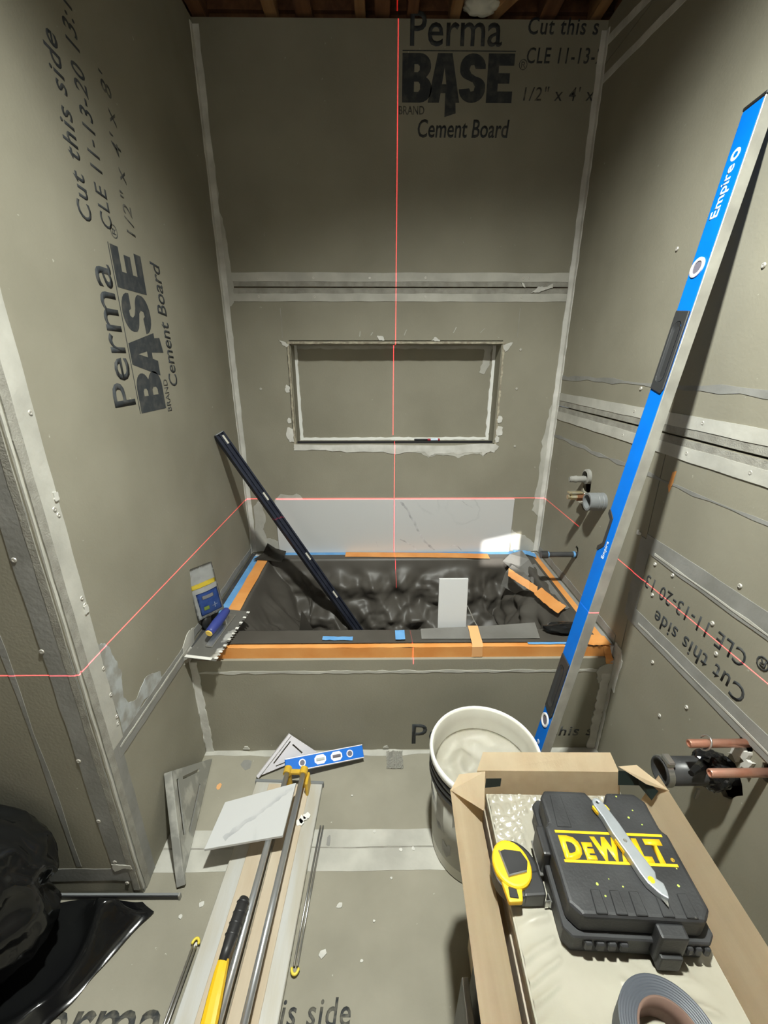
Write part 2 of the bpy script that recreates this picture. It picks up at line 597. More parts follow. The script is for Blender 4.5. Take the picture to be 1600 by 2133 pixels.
PL_BACK = frame_axes((1, 0, 0), (0, 0, 1), (0, -1, 0), (0, 2.043, 0))       # local (x, z)
PL_LEFT = frame_axes((0, 1, 0), (0, 0, 1), (1, 0, 0), (-0.675, 0, 0))       # local (y, z)
PL_RIGHT = frame_axes((0, 1, 0), (0, 0, 1), (-1, 0, 0), (0.84, 0, 0))       # local (y, z)
PL_FLOOR = frame_axes((1, 0, 0), (0, 1, 0), (0, 0, 1), (0, 0, 0))           # local (x, y)
PL_FRONT = frame_axes((1, 0, 0), (0, 0, 1), (0, -1, 0), (0, 0.77, 0))
PL_APRON = frame_axes((1, 0, 0), (0, 0, 1), (0, -1, 0), (0, 1.235, 0))


DECAL = [0]


def lift():
    DECAL[0] += 1
    return DECAL[0] * 9e-6


def strip(parent, pl, a, b, w, m, th=0.0014, jit=0.002, name='thinset_band', n=26, off=0.0):
    """band of trowelled thinset on a plane, from 2-D point a to b"""
    bm = NB()
    th += lift()
    A = pl @ Vector((a[0], a[1], off))
    B = pl @ Vector((b[0], b[1], off))
    nrm = (pl.to_3x3() @ Vector((0, 0, 1))).normalized()
    side = nrm.cross(B - A).normalized()
    ribbon(bm, [A, B], side, w, th, jit, nrm=nrm, n=n)
    return mk(name, bm, m, parent)


def blob(parent, pl, pts, m, th=0.0016, rough=0.004, sub=5, name='thinset_smear', off=0.0):
    bm = NB()
    th += lift()
    out = []
    for i in range(len(pts)):
        a = Vector(pts[i])
        b = Vector(pts[(i + 1) % len(pts)])
        for k in range(sub):
            p = a.lerp(b, k / sub)
            q = min(rough, (b - a).length / sub * .3)
            out.append((p.x + random.uniform(-q, q), p.y + random.uniform(-q, q)))
    prism(bm, out, th, pl @ Matrix.Translation((0, 0, off)), holes=[])
    return mk(name, bm, m, parent)


SCREW = None


def screw(parent, pl, pts):
    global SCREW
    if SCREW is None:
        bm = NB()
        lathe(bm, [(0, 0.0006), (0.0016, 0.0006), (0.0022, 0.0022), (0.0048, 0.002), (0.006, 0.0), (0.006, -0.001)], seg=12)
        SCREW = bpy.data.meshes.new('screw')
        bm.to_mesh(SCREW)
        bm.free()
        SCREW.materials.append(MAT['screw'])
    for p in pts:
        o = link('screw', SCREW, parent)
        o.matrix_basis = pl @ Matrix.Translation((p[0], p[1], 0.0014))


def text_mesh(name, body, w, h, m, parent, mtx, bold=0.0, shear=0.0, th=0.0003, space=1.0):
    """lettering fitted to w x h; local X along the line, local Y up, origin at bottom left"""
    cu = bpy.data.curves.new(name, 'FONT')
    cu.body = body
    cu.offset = bold
    cu.shear = shear
    cu.space_character = space
    cu.resolution_u = 3
    o = bpy.data.objects.new(name, cu)
    COL.objects.link(o)
    dg = bpy.context.evaluated_depsgraph_get()
    me = bpy.data.meshes.new_from_object(o.evaluated_get(dg))
    bpy.data.objects.remove(o)
    bpy.data.curves.remove(cu)
    xs = [v.co.x for v in me.vertices]
    ys = [v.co.y for v in me.vertices]
    x0, x1 = min(xs), max(xs)
    # baseline 0 stays the bottom; capital height from the tallest glyph
    y1 = max(ys)
    sx = w / (x1 - x0)
    sy = h / y1
    for v in me.vertices:
        v.co = Vector(((v.co.x - x0) * sx, v.co.y * sy, 0))
    bm = NB()
    bm.from_mesh(me)
    r = bmesh.ops.extrude_face_region(bm, geom=bm.faces[:])
    for v in [g for g in r['geom'] if isinstance(g, bmesh.types.BMVert)]:
        v.co.z += th
    bpy.data.meshes.remove(me)
    bmesh.ops.transform(bm, matrix=mtx, verts=bm.verts[:])
    return mk(name, bm, m, parent)


def arc(cx, cy, rx, ry, a0, a1, n=8):
    return [(cx + rx * math.cos(R(a0 + (a1 - a0) * k / n)), cy + ry * math.sin(R(a0 + (a1 - a0) * k / n))) for k in range(n + 1)]


HEAVY = {
    'B': ([(0, 0), (.6, 0)] + arc(.6, .28, .40, .28, -90, 60) + arc(.58, .74, .38, .26, -40, 90) + [(0, 1)],
          [[(.40, .62), (.52, .62), (.58, .66), (.58, .74), (.52, .78), (.40, .78)], [(.40, .22), (.54, .22), (.60, .27), (.60, .38), (.54, .43), (.40, .43)]]),
    'A': ([(0, 0), (.36, 0), (.41, .20), (.56, .20), (.56, -.30), (.92, -.22), (.90, 0), (1.02, 0), (.74, 1), (.28, 1)], [[(.44, .38), (.58, .38), (.51, .72)]]),
    'S': (arc(.5, .28, .48, .28, 180, 365, 12) + arc(.55, .34, .43, .20, 10, 80, 5) + [(.45, .60)] + [(.38, .68), (.42, .76), (.54, .77), (.60, .69), (.96, .69)] + arc(.5, .73, .46, .27, 10, 180, 10) + arc(.46, .66, .42, .20, 190, 250, 4)
          + [(.52, .42), (.60, .34), (.57, .25), (.46, .23), (.40, .30)], []),
    'E': ([(0, 0), (1, 0), (1, .24), (.42, .24), (.42, .40), (.86, .40), (.86, .61), (.42, .61), (.42, .76), (1, .76), (1, 1), (0, 1)], []),
}


def stamp(parent, mtx, only, ink='ink', faint='ink_faint'):
    """the board maker's print: local origin = lower left of the heavy word"""
    T = lambda x, y: mtx @ Matrix.Translation((x, y, 0.0002))
    if 'name' in only:
        text_mesh('printed_text', only['name'], 0.338 if only['name'] == 'Perma' else only.get('namew', 0.338), 0.096, ink, parent, T(only.get('namex', 0.027), 0.166), bold=0.008)
    if 'base' in only:
        bm = NB()
        box(bm, (0, 0.150, 0), (0.42, 0.153, 0.0003), mtx=T(0, 0))
        mk('printed_rule', bm, ink, parent)
        for key, x, w in (('B', 0.0, .112), ('A', .098, .118), ('S', .212, .104), ('E', .320, .098)):
            outer, holes = HEAVY[key]
            bm = NB()
            prism(bm, [(x + w * a, .145 * b) for a, b in outer], 0.0003, T(0, 0), holes=[[(x + w * a, .145 * b) for a, b in h] for h in holes])
            mk('printed_letter', bm, ink, parent)
        text_mesh('printed_text', '\u00ae', 0.032, 0.032, faint, parent, T(0.435, 0.098))
        text_mesh('printed_text', 'BRAND', 0.098, 0.026, faint, parent, T(-0.012, -0.036), bold=0.01)
        text_mesh('printed_text', 'Cement Board', 0.355, 0.056, ink, parent, T(0.062, -0.106), bold=0.012, shear=0.12)
    if 'cut' in only:
        s = only['cut']
        text_mesh('printed_text', s, 0.0258 * len(s), 0.047, faint if only.get('fc') else ink, parent, T(only.get('cutx', 0.458), 0.20), bold=0.012, shear=0.1, space=1.12)
    if 'cle' in only:
        s = only['cle']
        text_mesh('printed_text', s, 0.0256 * len(s), 0.045, faint if only.get('fc') else ink, parent, T(only.get('clex', 0.462), 0.118), bold=0.008, shear=0.1, space=1.12)
    if 'half' in only:
        s = only['half']
        text_mesh('printed_text', s, 0.0245 * len(s), 0.042, faint, parent, T(0.462, 0.008), bold=0.002, shear=0.12, space=1.15)


def cut_holes(bm, cutters):
    """subtract cutter meshes from a board (boolean evaluated once)"""
    me = bpy.data.meshes.new('board')
    bmesh.ops.recalc_face_normals(bm, faces=bm.faces[:])
    bm.to_mesh(me)
    bm.free()
    o = bpy.data.objects.new('board', me)
    COL.objects.link(o)
    cs = []
    for c in cutters:
        bmesh.ops.recalc_face_normals(c, faces=c.faces[:])
        cm = bpy.data.meshes.new('cut')
        c.to_mesh(cm)
        c.free()
        co = bpy.data.objects.new('cut', cm)
        COL.objects.link(co)
        md = o.modifiers.new('b', 'BOOLEAN')
        md.object = co
        md.operation = 'DIFFERENCE'
        md.solver = 'EXACT'
        cs.append(co)
    bpy.context.view_layer.update()
    dg = bpy.context.evaluated_depsgraph_get()
    res = bpy.data.meshes.new_from_object(o.evaluated_get(dg))
    for c in cs:
        bpy.data.objects.remove(c)
    bpy.data.objects.remove(o)
    out = NB()
    out.from_mesh(res)
    return out


# ------------------------------------------------------------------ the room
TOP = 2.59
XL, XR, YB, YF = -0.675, 0.84, 2.043, 0.77
YR = -1.8
XF = -1.9
BT = 0.0127

# floor
bm = NB()
box(bm, (XF - .1, YR - .1, -0.10), (XR + .1, YB + .2, -BT))
floor = struct('floor', bm, 'floorboard', 'cement board floor with a thinset covered joint', 'floor')
for (a, b, c, d) in ((XF, YR, XR, 0.879), (XL, 0.882, XR, YB)):
    bm = NB()
    box(bm, (a, b, -BT), (c, d, 0))
    mk('cement_board', bm, 'floorboard', floor)
strip(floor, PL_FLOOR, (XL, 0.852), (XR, 0.850), 0.062, 'thin_light', 0.0011, 0.0015)
strip(floor, PL_FLOOR, (XL, 0.913), (XR, 0.910), 0.052, 'thin_light', 0.0011, 0.0015)
strip(floor, PL_FLOOR, (XL, 0.882), (XR, 0.880), 0.010, 'mesh_tape', 0.0009, 0.001, name='seam_tape')
strip(floor, PL_FLOOR, (XL, 1.222), (XR, 1.222), 0.022, 'thin_light', 0.0012, 0.006)
blob(floor, PL_FLOOR, [(0.55, 1.235), (0.60, 1.17), (0.7, 1.19), (0.78, 1.165), (0.835, 1.19), (0.835, 1.235)], 'thin_light', 0.002, 0.008)
stamp(floor, frame_axes((1, 0, 0), (0, 1, 0), (0, 0, 1), (-0.865, 0.31, 0)), {'name': 'Perma', 'cut': 'Cut this side', 'fc': True}, ink='ink_faint')

# back wall -------------------------------------------------------
NX0, NX1, NZ0, NZ1, NY = -0.405, 0.557, 1.040, 1.497, 2.145
bm = NB()
box(bm, (XL - .03, NY + 0.02, 0), (XR + .03, NY + 0.05, TOP))
wall_back = struct('wall_back', bm, 'wood_dark', 'back wall of grey cement board with a recessed niche', 'wall')
bm = NB()
box(bm, (XL, YB, 1.7235), (XR, YB + BT, TOP))
mk('cement_board', bm, 'board', wall_back)
bm = NB()
for lo, hi in (((XL, 0.0), (NX0 - .012, 1.719)), ((NX0 - .012, 0.0), (NX0, NZ0 + .05)), ((NX0 - .012, NZ1), (NX0, 1.719)), ((NX0 - .0092, NZ0 + .05), (NX0, NZ1)),
               ((NX1, 0.0), (XR, 1.719)), ((NX0, 0.0), (NX1, NZ0)), ((NX0, NZ1 + .0122), (NX1, 1.719)), ((NX0, NZ1), (NX1, NZ1 + .0085))):
    box(bm, (lo[0], YB, lo[1]), (hi[0], YB + BT, hi[1]))
mk('cement_board', bm, 'board', wall_back)
# niche lining
for lo, hi in (((NX0 - .01, NY, NZ0 - .01), (NX1 + .01, NY + BT, NZ1 + .01)),
               ((NX0 - BT, YB + BT, NZ0), (NX0 + 0.004, NY, NZ1)),
               ((NX1 - 0.004, YB + 0.004, NZ0), (NX1 + BT, NY, NZ1)),
               ((NX0, YB + BT, NZ1 - 0.006), (NX1, NY, NZ1 + BT)),
               ((NX0, YB + 0.004, NZ0 - BT), (NX1, NY, NZ0 + 0.004))):
    bm = NB()
    box(bm, lo, hi)
    mk('niche_board', bm, 'board', wall_back)
# rough cut board edges at the opening
for a, b in (((NX0 - .005, NZ1 + .002), (NX1 + .012, NZ1 + .002)), ((NX0 - .004, NZ0), (NX0 - .004, NZ1)), ((NX1 + .006, NZ0 - .005), (NX1 + .006, NZ1))):
    strip(wall_back, PL_BACK, a, b, 0.009, 'board_edge', 0.0012, 0.002, name='board_edge', n=50)
# caulk beads in the niche
PN = frame_axes((1, 0, 0), (0, 0, 1), (0, -1, 0), (0, NY, 0))
strip(wall_back, PN, (NX0 + .012, NZ0), (NX0 + .008, NZ1 - .006), 0.016, 'caulk', 0.006, 0.002, name='caulk_bead')
strip(wall_back, PN, (NX1 - .012, NZ0), (NX1 - .010, NZ1 - .006), 0.017, 'caulk', 0.006, 0.003, name='caulk_bead')
strip(wall_back, PN, (NX0 + .01, NZ0 + .010), (NX1 - .01, NZ0 + .012), 0.014, 'caulk', 0.006, 0.002, name='caulk_bead', n=40)
strip(wall_back, PN, (NX0 + .01, NZ1 - .013), (NX1 - .01, NZ1 - .013), 0.016, 'thin_light', 0.004, 0.003, name='caulk_bead', n=40)
blob(wall_back, PN, [(NX1 - .02, 1.49), (NX1 - .06, 1.485), (NX1 - .055, 1.44), (NX1 - .075, 1.37), (NX1 - .05, 1.36), (NX1 - .03, 1.40)], 'thin_light', 0.0012, 0.004)
# smears round the opening
blob(wall_back, PL_BACK, [(-0.415, 1.040), (-0.415, 1.012), (-0.30, 1.014), (-0.16, 1.004), (0.0, 1.006), (0.08, 0.992), (0.16, 1.006), (0.22, 1.004), (0.245, 0.982),
                          (0.27, 0.995), (0.36, 1.0), (0.39, 0.988), (0.43, 1.0), (0.50, 1.002), (0.505, 0.985), (0.545, 1.005), (0.562, 0.998), (0.58, 1.03), (0.565, 1.042), (0.3, 1.036)], 'thin_white', 0.003, 0.003, sub=4)
blob(wall_back, PL_BACK, [(0.14, 1.004), (0.20, 0.998), (0.24, 0.975), (0.28, 0.988), (0.36, 0.985), (0.39, 0.972), (0.42, 0.99), (0.49, 0.995), (0.51, 0.98), (0.52, 1.02), (0.3, 1.02)], 'thin_light', 0.0015, 0.003)
blob(wall_back, PL_BACK, [(-0.40, 1.492), (-0.452, 1.512), (-0.43, 1.488), (-0.415, 1.48)], 'thin_white', 0.003, 0.003)
blob(wall_back, PL_BACK, [(0.556, 1.488), (0.60, 1.502), (0.585, 1.47), (0.572, 1.46)], 'thin_white', 0.003, 0.003)
blob(wall_back, PL_BACK, [(0.0, 1.510), (-0.012, 1.528), (0.018, 1.526), (0.024, 1.508)], 'thin_white', 0.004, 0.003)
blob(wall_back, PL_BACK, [(0.235, 1.508), (0.25, 1.524), (0.27, 1.512), (0.275, 1.505)], 'thin_white', 0.003, 0.003)
for (x, z, s) in ((-0.425, 1.30, .9), (-0.428, 1.155, .7), (-0.43, 1.095, 1.5), (0.575, 1.16, .9), (0.578, 1.105, 1.3), (-0.425, 1.072, 1.0), (0.57, 1.065, .8)):
    blob(wall_back, PL_BACK, [(x - .008 * s, z - .02 * s), (x + .010 * s, z - .016 * s), (x + .011 * s, z + .012 * s), (x - .006 * s, z + .02 * s), (x - .014 * s, z)], 'thin_white', 0.003, 0.003, sub=3)
for (x, z, dx, dz) in ((-0.09, 1.525, .004, .022), (-0.04, 1.53, .01, .012), (0.11, 1.53, .01, .024), (0.33, 1.54, .012, .024), (0.45, 1.54, .02, .02)):
    blob(wall_back, PL_BACK, [(x, z), (x + .004, z), (x + dx + .003, z + dz), (x + dx, z + dz)], 'thin_light', 0.0008, 0.001, sub=2)
# seam above the niche
strip(wall_back, PL_BACK, (XL + .012, 1.7500), (XR - .01, 1.7500), 0.051, 'mesh_tape', 0.0007, 0.0008, name='seam_tape', n=40)
strip(wall_back, PL_BACK, (XL + .012, 1.6915), (XR - .01, 1.6915), 0.051, 'mesh_tape', 0.0007, 0.0008, name='seam_tape', n=40)
strip(wall_back, PL_BACK, (XL + .012, 1.7605), (XR - .01, 1.7595), 0.034, 'thin_light', 0.0013, 0.0015, off=0.0007)
strip(wall_back, PL_BACK, (XL + .012, 1.682), (XR - .01, 1.6815), 0.031, 'thin_light', 0.0013, 0.0015, off=0.0007)
screw(wall_back, PL_BACK, [(-0.52, 1.757), (-0.28, 1.757), (-0.04, 1.756), (0.2, 1.757), (0.62, 1.758), (0.645, 1.758), (-0.52, 1.684), (-0.28, 1.684), (0.2, 1.684), (0.62, 1.684),
                           (0.64, 1.47), (0.64, 1.30), (0.66, 1.03), (-0.55, 1.30)])
blob(wall_back, PL_BACK, [(0.61, 1.742), (0.625, 1.735), (0.632, 1.72), (0.622, 1.725)], 'thin_white', 0.004, 0.002, off=.002)
blob(wall_back, PL_BACK, [(0.66, 1.70), (0.69, 1.725), (0.72, 1.722), (0.75, 1.735), (0.75, 1.722), (0.70, 1.705)], 'thin_white', 0.004, 0.003, off=.002)
# corner fillets
strip(wall_back, PL_BACK, (XL + .012, 0.47), (XL + .014, TOP - .02), 0.022, 'thin_white', 0.003, 0.002, n=60)
strip(wall_back, PL_BACK, (XR - .012, 0.47), (XR - .012, TOP - .03), 0.022, 'thin_white', 0.003, 0.002, n=60)
blob(wall_back, PL_BACK, [(XL + .02, 2.30), (XL + .03, 2.15), (XL + .028, 2.0), (XL + .045, 1.88), (XL + .048, 1.72), (XL + .045, 1.66), (XL + .02, 1.64)], 'thin_light', 0.0014, 0.005)
blob(wall_back, PL_BACK, [(XR - .018, 1.28), (XR - .03, 1.20), (XR - .05, 1.07), (XR - .042, .96), (XR - .05, .80), (XR - .055, .70), (XR - .018, .66)], 'thin_light', 0.0014, 0.006)
# skim coat round the tile row
blob(wall_back, PL_BACK, [(XL + .02, 0.50), (XL + .03, 0.72), (XL + .06, 0.755), (-0.60, 0.73), (-0.585, 0.66), (-0.605, 0.60), (-0.59, 0.55), (-0.53, 0.53), (-0.52, 0.47), (XL + .02, .47)], 'thin_light', 0.0016, 0.006)
blob(wall_back, PL_BACK, [(-0.56, 0.73), (-0.50, 0.79), (-0.40, 0.785), (-0.38, 0.74), (-0.5, 0.70)], 'thin_light', 0.0014, 0.006)
blob(wall_back, PL_BACK, [(0.69, 0.47), (0.68, 0.60), (0.72, 0.57), (0.76, 0.56), (0.80, 0.53), (0.83, 0.50), (0.83, 0.47)], 'thin_light', 0.0016, 0.006)
stamp(wall_back, frame_axes((1, 0, 0), (0, 0, 1), (0, -1, 0), (0.09, YB, 2.350)),
      {'name': 'Perma', 'base': 1, 'cut': 'Cut this s', 'cle': 'CLE 11-13-2', 'half': '1/2" x 4\' x'})
# pencil layout lines
for x in (-0.432, 0.62):
    strip(wall_back, PL_BACK, (x, 1.52), (x, 1.64), 0.002, 'mesh_tape', 0.0003, 0.0003, name='pencil_line', n=4)

# left wall -------------------------------------------------------
bm = NB()
box(bm, (XL - .08, YF + BT, 0), (XL - BT, YB + .03, TOP))
wall_left = struct('wall_left', bm, 'wood_dark', 'left wall of grey cement board with printed lettering', 'wall')
for z0, z1 in ((0, 0.479), (0.482, TOP)):
    bm = NB()
    box(bm, (XL - BT, YF, z0), (XL, YB, z1))
    mk('cement_board', bm, 'board', wall_left)
strip(wall_left, PL_LEFT, (YF + .0225, 0.0), (YF + .0225, TOP - .1), 0.022, 'mesh_tape', 0.0026, 0.001, name='seam_tape', n=60)
strip(wall_left, PL_LEFT, (YF + .055, 0.50), (YF + .055, TOP - .1), 0.046, 'thin_light', 0.0016, 0.001, n=60)
strip(wall_left, PL_LEFT, (YF + .035, 0.0), (YF + .035, 0.50), 0.062, 'thin_grey', 0.0010, 0.001, n=20)
strip(wall_left, PL_LEFT, (YF + .003, 0.02), (YF + .003, TOP - .1), 0.006, 'thin_light', 0.0034, 0.001, name='corner_ridge', n=60)
strip(wall_left, PL_LEFT, (YF + .05, 0.480), (1.245, 0.476), 0.052, 'thin_grey', 0.0012, 0.0015)
strip(wall_left, PL_LEFT, (YF + .06, 0.484), (1.245, 0.480), 0.006, 'thin_light', 0.0012, 0.0015, name='thinset_ridge', off=.0012)
blob(wall_left, PL_LEFT, [(0.848, 0.79), (0.875, 0.77), (0.89, 0.72), (0.90, 0.66), (0.885, 0.60), (0.90, 0.56), (0.93, 0.545), (0.985, 0.57), (1.02, 0.555), (1.06, 0.53), (1.06, 0.505), (0.848, 0.508)], 'bluish', 0.0008, 0.008, sub=6)
strip(wall_left, PL_LEFT, (1.245, 0.02), (1.243, 0.47), 0.028, 'thin_white', 0.003, 0.003)
blob(wall_left, PL_LEFT, [(1.20, 0.44), (1.205, 0.50), (1.25, 0.53), (1.30, 0.52), (1.28, 0.46), (1.24, 0.42)], 'thin_light', 0.002, 0.006)
strip(wall_left, PL_LEFT, (2.032, 0.47), (2.032, TOP - .02), 0.022, 'thin_white', 0.003, 0.003, n=60)
strip(wall_left, PL_LEFT, (1.26, 0.492), (2.03, 0.492), 0.03, 'thin_grey', 0.0014, 0.004)
screw(wall_left, PL_LEFT, [(0.838, 1.33), (0.838, 1.12), (0.838, 0.92), (0.845, 0.72), (0.845, 0.64), (0.842, 0.55), (0.832, 1.135), (0.842, 0.90), (0.845, 0.57)])
for (y, z) in ((0.842, 1.16), (0.84, 0.89)):
    blob(wall_left, PL_LEFT, [(y - .006, z - .01), (y + .006, z - .009), (y + .007, z + .008), (y - .005, z + .01)], 'thin_white', 0.003, 0.001, off=.0015)
stamp(wall_left, frame_axes((0, 0, 1), (0, -1, 0), (1, 0, 0), (XL, 1.375, 1.283)),
      {'name': 'Perma', 'base': 1, 'cut': 'Cut this side', 'cle': 'CLE 11-13-20 13:19', 'half': '1/2" x 4\' x 8\'', 'cutx': 0.445, 'clex': 0.45})

# return of the left wall, facing the room -------------------------
bm = NB()
box(bm, (XF, YF + BT, 0), (XL - BT, YF + .09, TOP))
wall_ret = struct('wall_left_front', bm, 'wood_dark', 'short return wall of grey cement board beside the tub alcove', 'wall')
bm = NB()
box(bm, (XF, YF, 0), (XL - BT, YF + BT, TOP))
mk('cement_board', bm, 'board', wall_ret)
strip(wall_ret, PL_FRONT, (XL - .032, 0.10), (XL - .034, TOP - .1), 0.058, 'thin_grey', 0.0013, 0.0015, n=50)
strip(wall_ret, PL_FRONT, (XL - .012, 0.02), (XL - .012, TOP - .1), 0.016, 'mesh_tape', 0.002, 0.001, name='seam_tape', n=50)
strip(wall_ret, PL_FRONT, (XL - .15, 0.12), (XL - .135, TOP - .1), 0.012, 'thin_grey', 0.0006, 0.003, n=20)
strip(wall_ret, PL_FRONT, (-1.3, 0.085), (XL - .02, 0.085), 0.05, 'thin_grey', 0.0008, 0.002)
screw(wall_ret, PL_FRONT, [(XL - .055, 1.05), (XL - .06, 0.83), (XL - .058, 0.51), (XL - .058, 0.30), (XL - .05, 0.14), (XL - .035, 0.05)])
blob(wall_ret, PL_FRONT, [(XL - .058, .10), (XL - .06, .13), (XL - .01, .125), (XL - .008, .11), (XL - .03, .115)], 'thin_light', 0.003, 0.002)

# right wall -------------------------------------------------------
bm = NB()
box(bm, (XR + 0.07, YR, 0), (XR + .10, YB + .03, TOP))
wall_right = struct('wall_right', bm, 'wood_dark', 'right wall of grey cement board with pipe holes', 'wall')


def disc(y, z, ry, rz, n=14, j=0.12):
    c = NB()
    prism(c, [(y + ry * math.cos(2 * math.pi * k / n) * (1 + random.uniform(-j, j)), z + rz * math.sin(2 * math.pi * k / n) * (1 + random.uniform(-j, j))) for k in range(n)],
          0.08, frame_axes((0, 1, 0), (0, 0, 1), (1, 0, 0), (XR - .02, 0, 0)))
    return c


bm = NB()
box(bm, (XR, 1.218, 0.0), (XR + BT, YB, 1.222))
bm = cut_holes(bm, [disc(1.640, 0.955, .034, .046), disc(1.632, 0.872, .034, .028), disc(1.635, 0.652, .018, .030)])
mk('cement_board', bm, 'board', wall_right)
bm = NB()
box(bm, (XR, YR, 0.886), (XR + BT, 1.215, 1.222))
mk('cement_board', bm, 'board', wall_right)
bm = NB()
box(bm, (XR, YR, 0.632), (XR + BT, 1.215, 0.883))
mk('cement_board', bm, 'board', wall_right)
bm = NB()
box(bm, (XR, YR, 0.0), (XR + BT, 1.215, 0.629))
bm = cut_holes(bm, [disc(0.742, 0.475, .046, .052), disc(0.725, 0.595, .017, .022), disc(0.663, 0.582, .017, .022)])
mk('cement_board', bm, 'board', wall_right)
bm = NB()
box(bm, (XR, YR, 1.2265), (XR + BT, YB, 2.455))
mk('cement_board', bm, 'board', wall_right)
bm = NB()
box(bm, (XR, YR, 2.458), (XR + BT, YB, TOP))
mk('cement_board', bm, 'board', wall_right)
# seams
strip(wall_right, PL_RIGHT, (2.03, 1.2550), (YR, 1.2550), 0.054, 'mesh_tape', 0.0007, 0.0008, name='seam_tape', n=40)
strip(wall_right, PL_RIGHT, (2.03, 1.1930), (YR, 1.1930), 0.054, 'mesh_tape', 0.0007, 0.0008, name='seam_tape', n=40)
strip(wall_right, PL_RIGHT, (2.03, 1.266), (YR, 1.270), 0.034, 'thin_light', 0.0014, 0.0012, off=.0007, n=50)
strip(wall_right, PL_RIGHT, (2.03, 1.182), (YR, 1.186), 0.036, 'thin_light', 0.0014, 0.0012, off=.0007, n=50)
strip(wall_right, PL_RIGHT, (2.03, 1.352), (YR, 1.372), 0.014, 'thin_grey', 0.0005, 0.006, n=60)
strip(wall_right, PL_RIGHT, (2.03, 1.086), (YR, 1.10), 0.012, 'thin_grey', 0.0005, 0.006, n=60)
strip(wall_right, PL_RIGHT, (2.03, 2.525), (0.6, 2.30), 0.026, 'thin_white', 0.0012, 0.0012, n=40)
strip(wall_right, PL_RIGHT, (2.03, 2.412), (0.6, 2.26), 0.024, 'thin_white', 0.0012, 0.0012, n=40)
strip(wall_right, PL_RIGHT, (1.214, 0.610), (1.214, 0.895), 0.052, 'thin_grey', 0.0012, 0.002)
strip(wall_right, PL_RIGHT, (1.214, 0.885), (YR, 0.868), 0.058, 'thin_grey', 0.0013, 0.002, n=50)
strip(wall_right, PL_RIGHT, (1.16, 0.868), (YR, 0.852), 0.006, 'thin_light', 0.0012, 0.002, name='thinset_ridge', off=.0013, n=60)
strip(wall_right, PL_RIGHT, (1.22, 0.629), (YR, 0.640), 0.056, 'thin_grey', 0.0013, 0.002, n=50)
strip(wall_right, PL_RIGHT, (1.16, 0.622), (YR, 0.632), 0.005, 'thin_light', 0.0012, 0.002, name='thinset_ridge', off=.0013, n=60)
strip(wall_right, PL_RIGHT, (1.238, 0.0), (1.236, 0.45), 0.034, 'thin_white', 0.003, 0.003)
blob(wall_right, PL_RIGHT, [(1.20, 0.30), (1.195, 0.44), (1.21, 0.475), (1.25, 0.48), (1.26, 0.33)], 'thin_white', 0.0025, 0.004)
strip(wall_right, PL_RIGHT, (2.032, 0.47), (2.032, TOP - .03), 0.020, 'thin_white', 0.003, 0.004, n=60)
strip(wall_right, PL_RIGHT, (1.26, 0.488), (2.03, 0.488), 0.034, 'thin_grey', 0.0014, 0.003)
screw(wall_right, PL_RIGHT, [(1.41, 1.268), (1.10, 1.272), (0.86, 1.272), (1.45, 1.182), (1.13, 1.186), (0.92, 1.186), (0.65, 1.27), (1.15, 0.84), (1.07, 0.845), (1.13, 0.745),
                             (0.86, 0.93), (0.90, 0.80), (0.865, 0.735), (1.40, 1.34), (1.36, 1.72), (1.04, 1.62), (1.25, 0.90), (1.06, 0.55), (0.98, 0.42), (0.90, 0.53), (1.13, 2.0)])
blob(wall_right, PL_RIGHT, [(1.155, 1.13), (1.168, 1.125), (1.175, 1.08), (1.165, 1.065), (1.158, 1.09)], 'orange_tape', 0.0006, 0.001, name='tape_scrap', sub=3)
blob(wall_right, PL_RIGHT, [(1.257, 0.905), (1.265, 0.908), (1.263, 0.893), (1.256, 0.893)], 'thin_white', 0.003, 0.001, sub=2)
for (y, z) in ((0.715, 0.575), (0.70, 0.56), (0.735, 0.56)):
    blob(wall_right, PL_RIGHT, [(y - .012, z - .02), (y + .004, z - .012), (y + .014, z - .022), (y + .009, z), (y + .016, z + .012), (y, z + .008), (y - .012, z + .016), (y - .007, z)], 'thin_white', 0.008, 0.003, sub=2)
stamp(wall_right, frame_axes((0, 1, 0), (0, 0, -1), (-1, 0, 0), (XR, 0.325, 0.912)), {'cut': 'Cut this side', 'cle': 'CLE 11-13-20 13', 'cutx': 0.44, 'clex': 0.465})
text_mesh('printed_text', '\u00ae', 0.032, 0.032, 'ink', wall_right, frame_axes((0, 1, 0), (0, 0, -1), (-1, 0, 0), (XR - .0015, 0.735, 0.815)), bold=0.01)

# rear of the room, behind the camera ------------------------------
bm = NB()
for lo, hi in (((XF, 0), (-1.15, TOP)), ((0.05, 0), (XR, TOP)), ((-1.15, 0), (0.05, 0.95)), ((-1.15, 2.15), (0.05, TOP))):  # opening added for the fill lamp and the sun shaft
    box(bm, (lo[0], YR - .1, lo[1]), (hi[0], YR, hi[1]))
struct('wall_front', bm, 'board', 'rear wall of the bathroom with an added window opening', 'wall')
bm = NB()
box(bm, (XF - .1, YR, 0), (XF, YF + .09, TOP))
struct('wall_far_left', bm, 'board', 'side wall of the room beyond the return', 'wall')

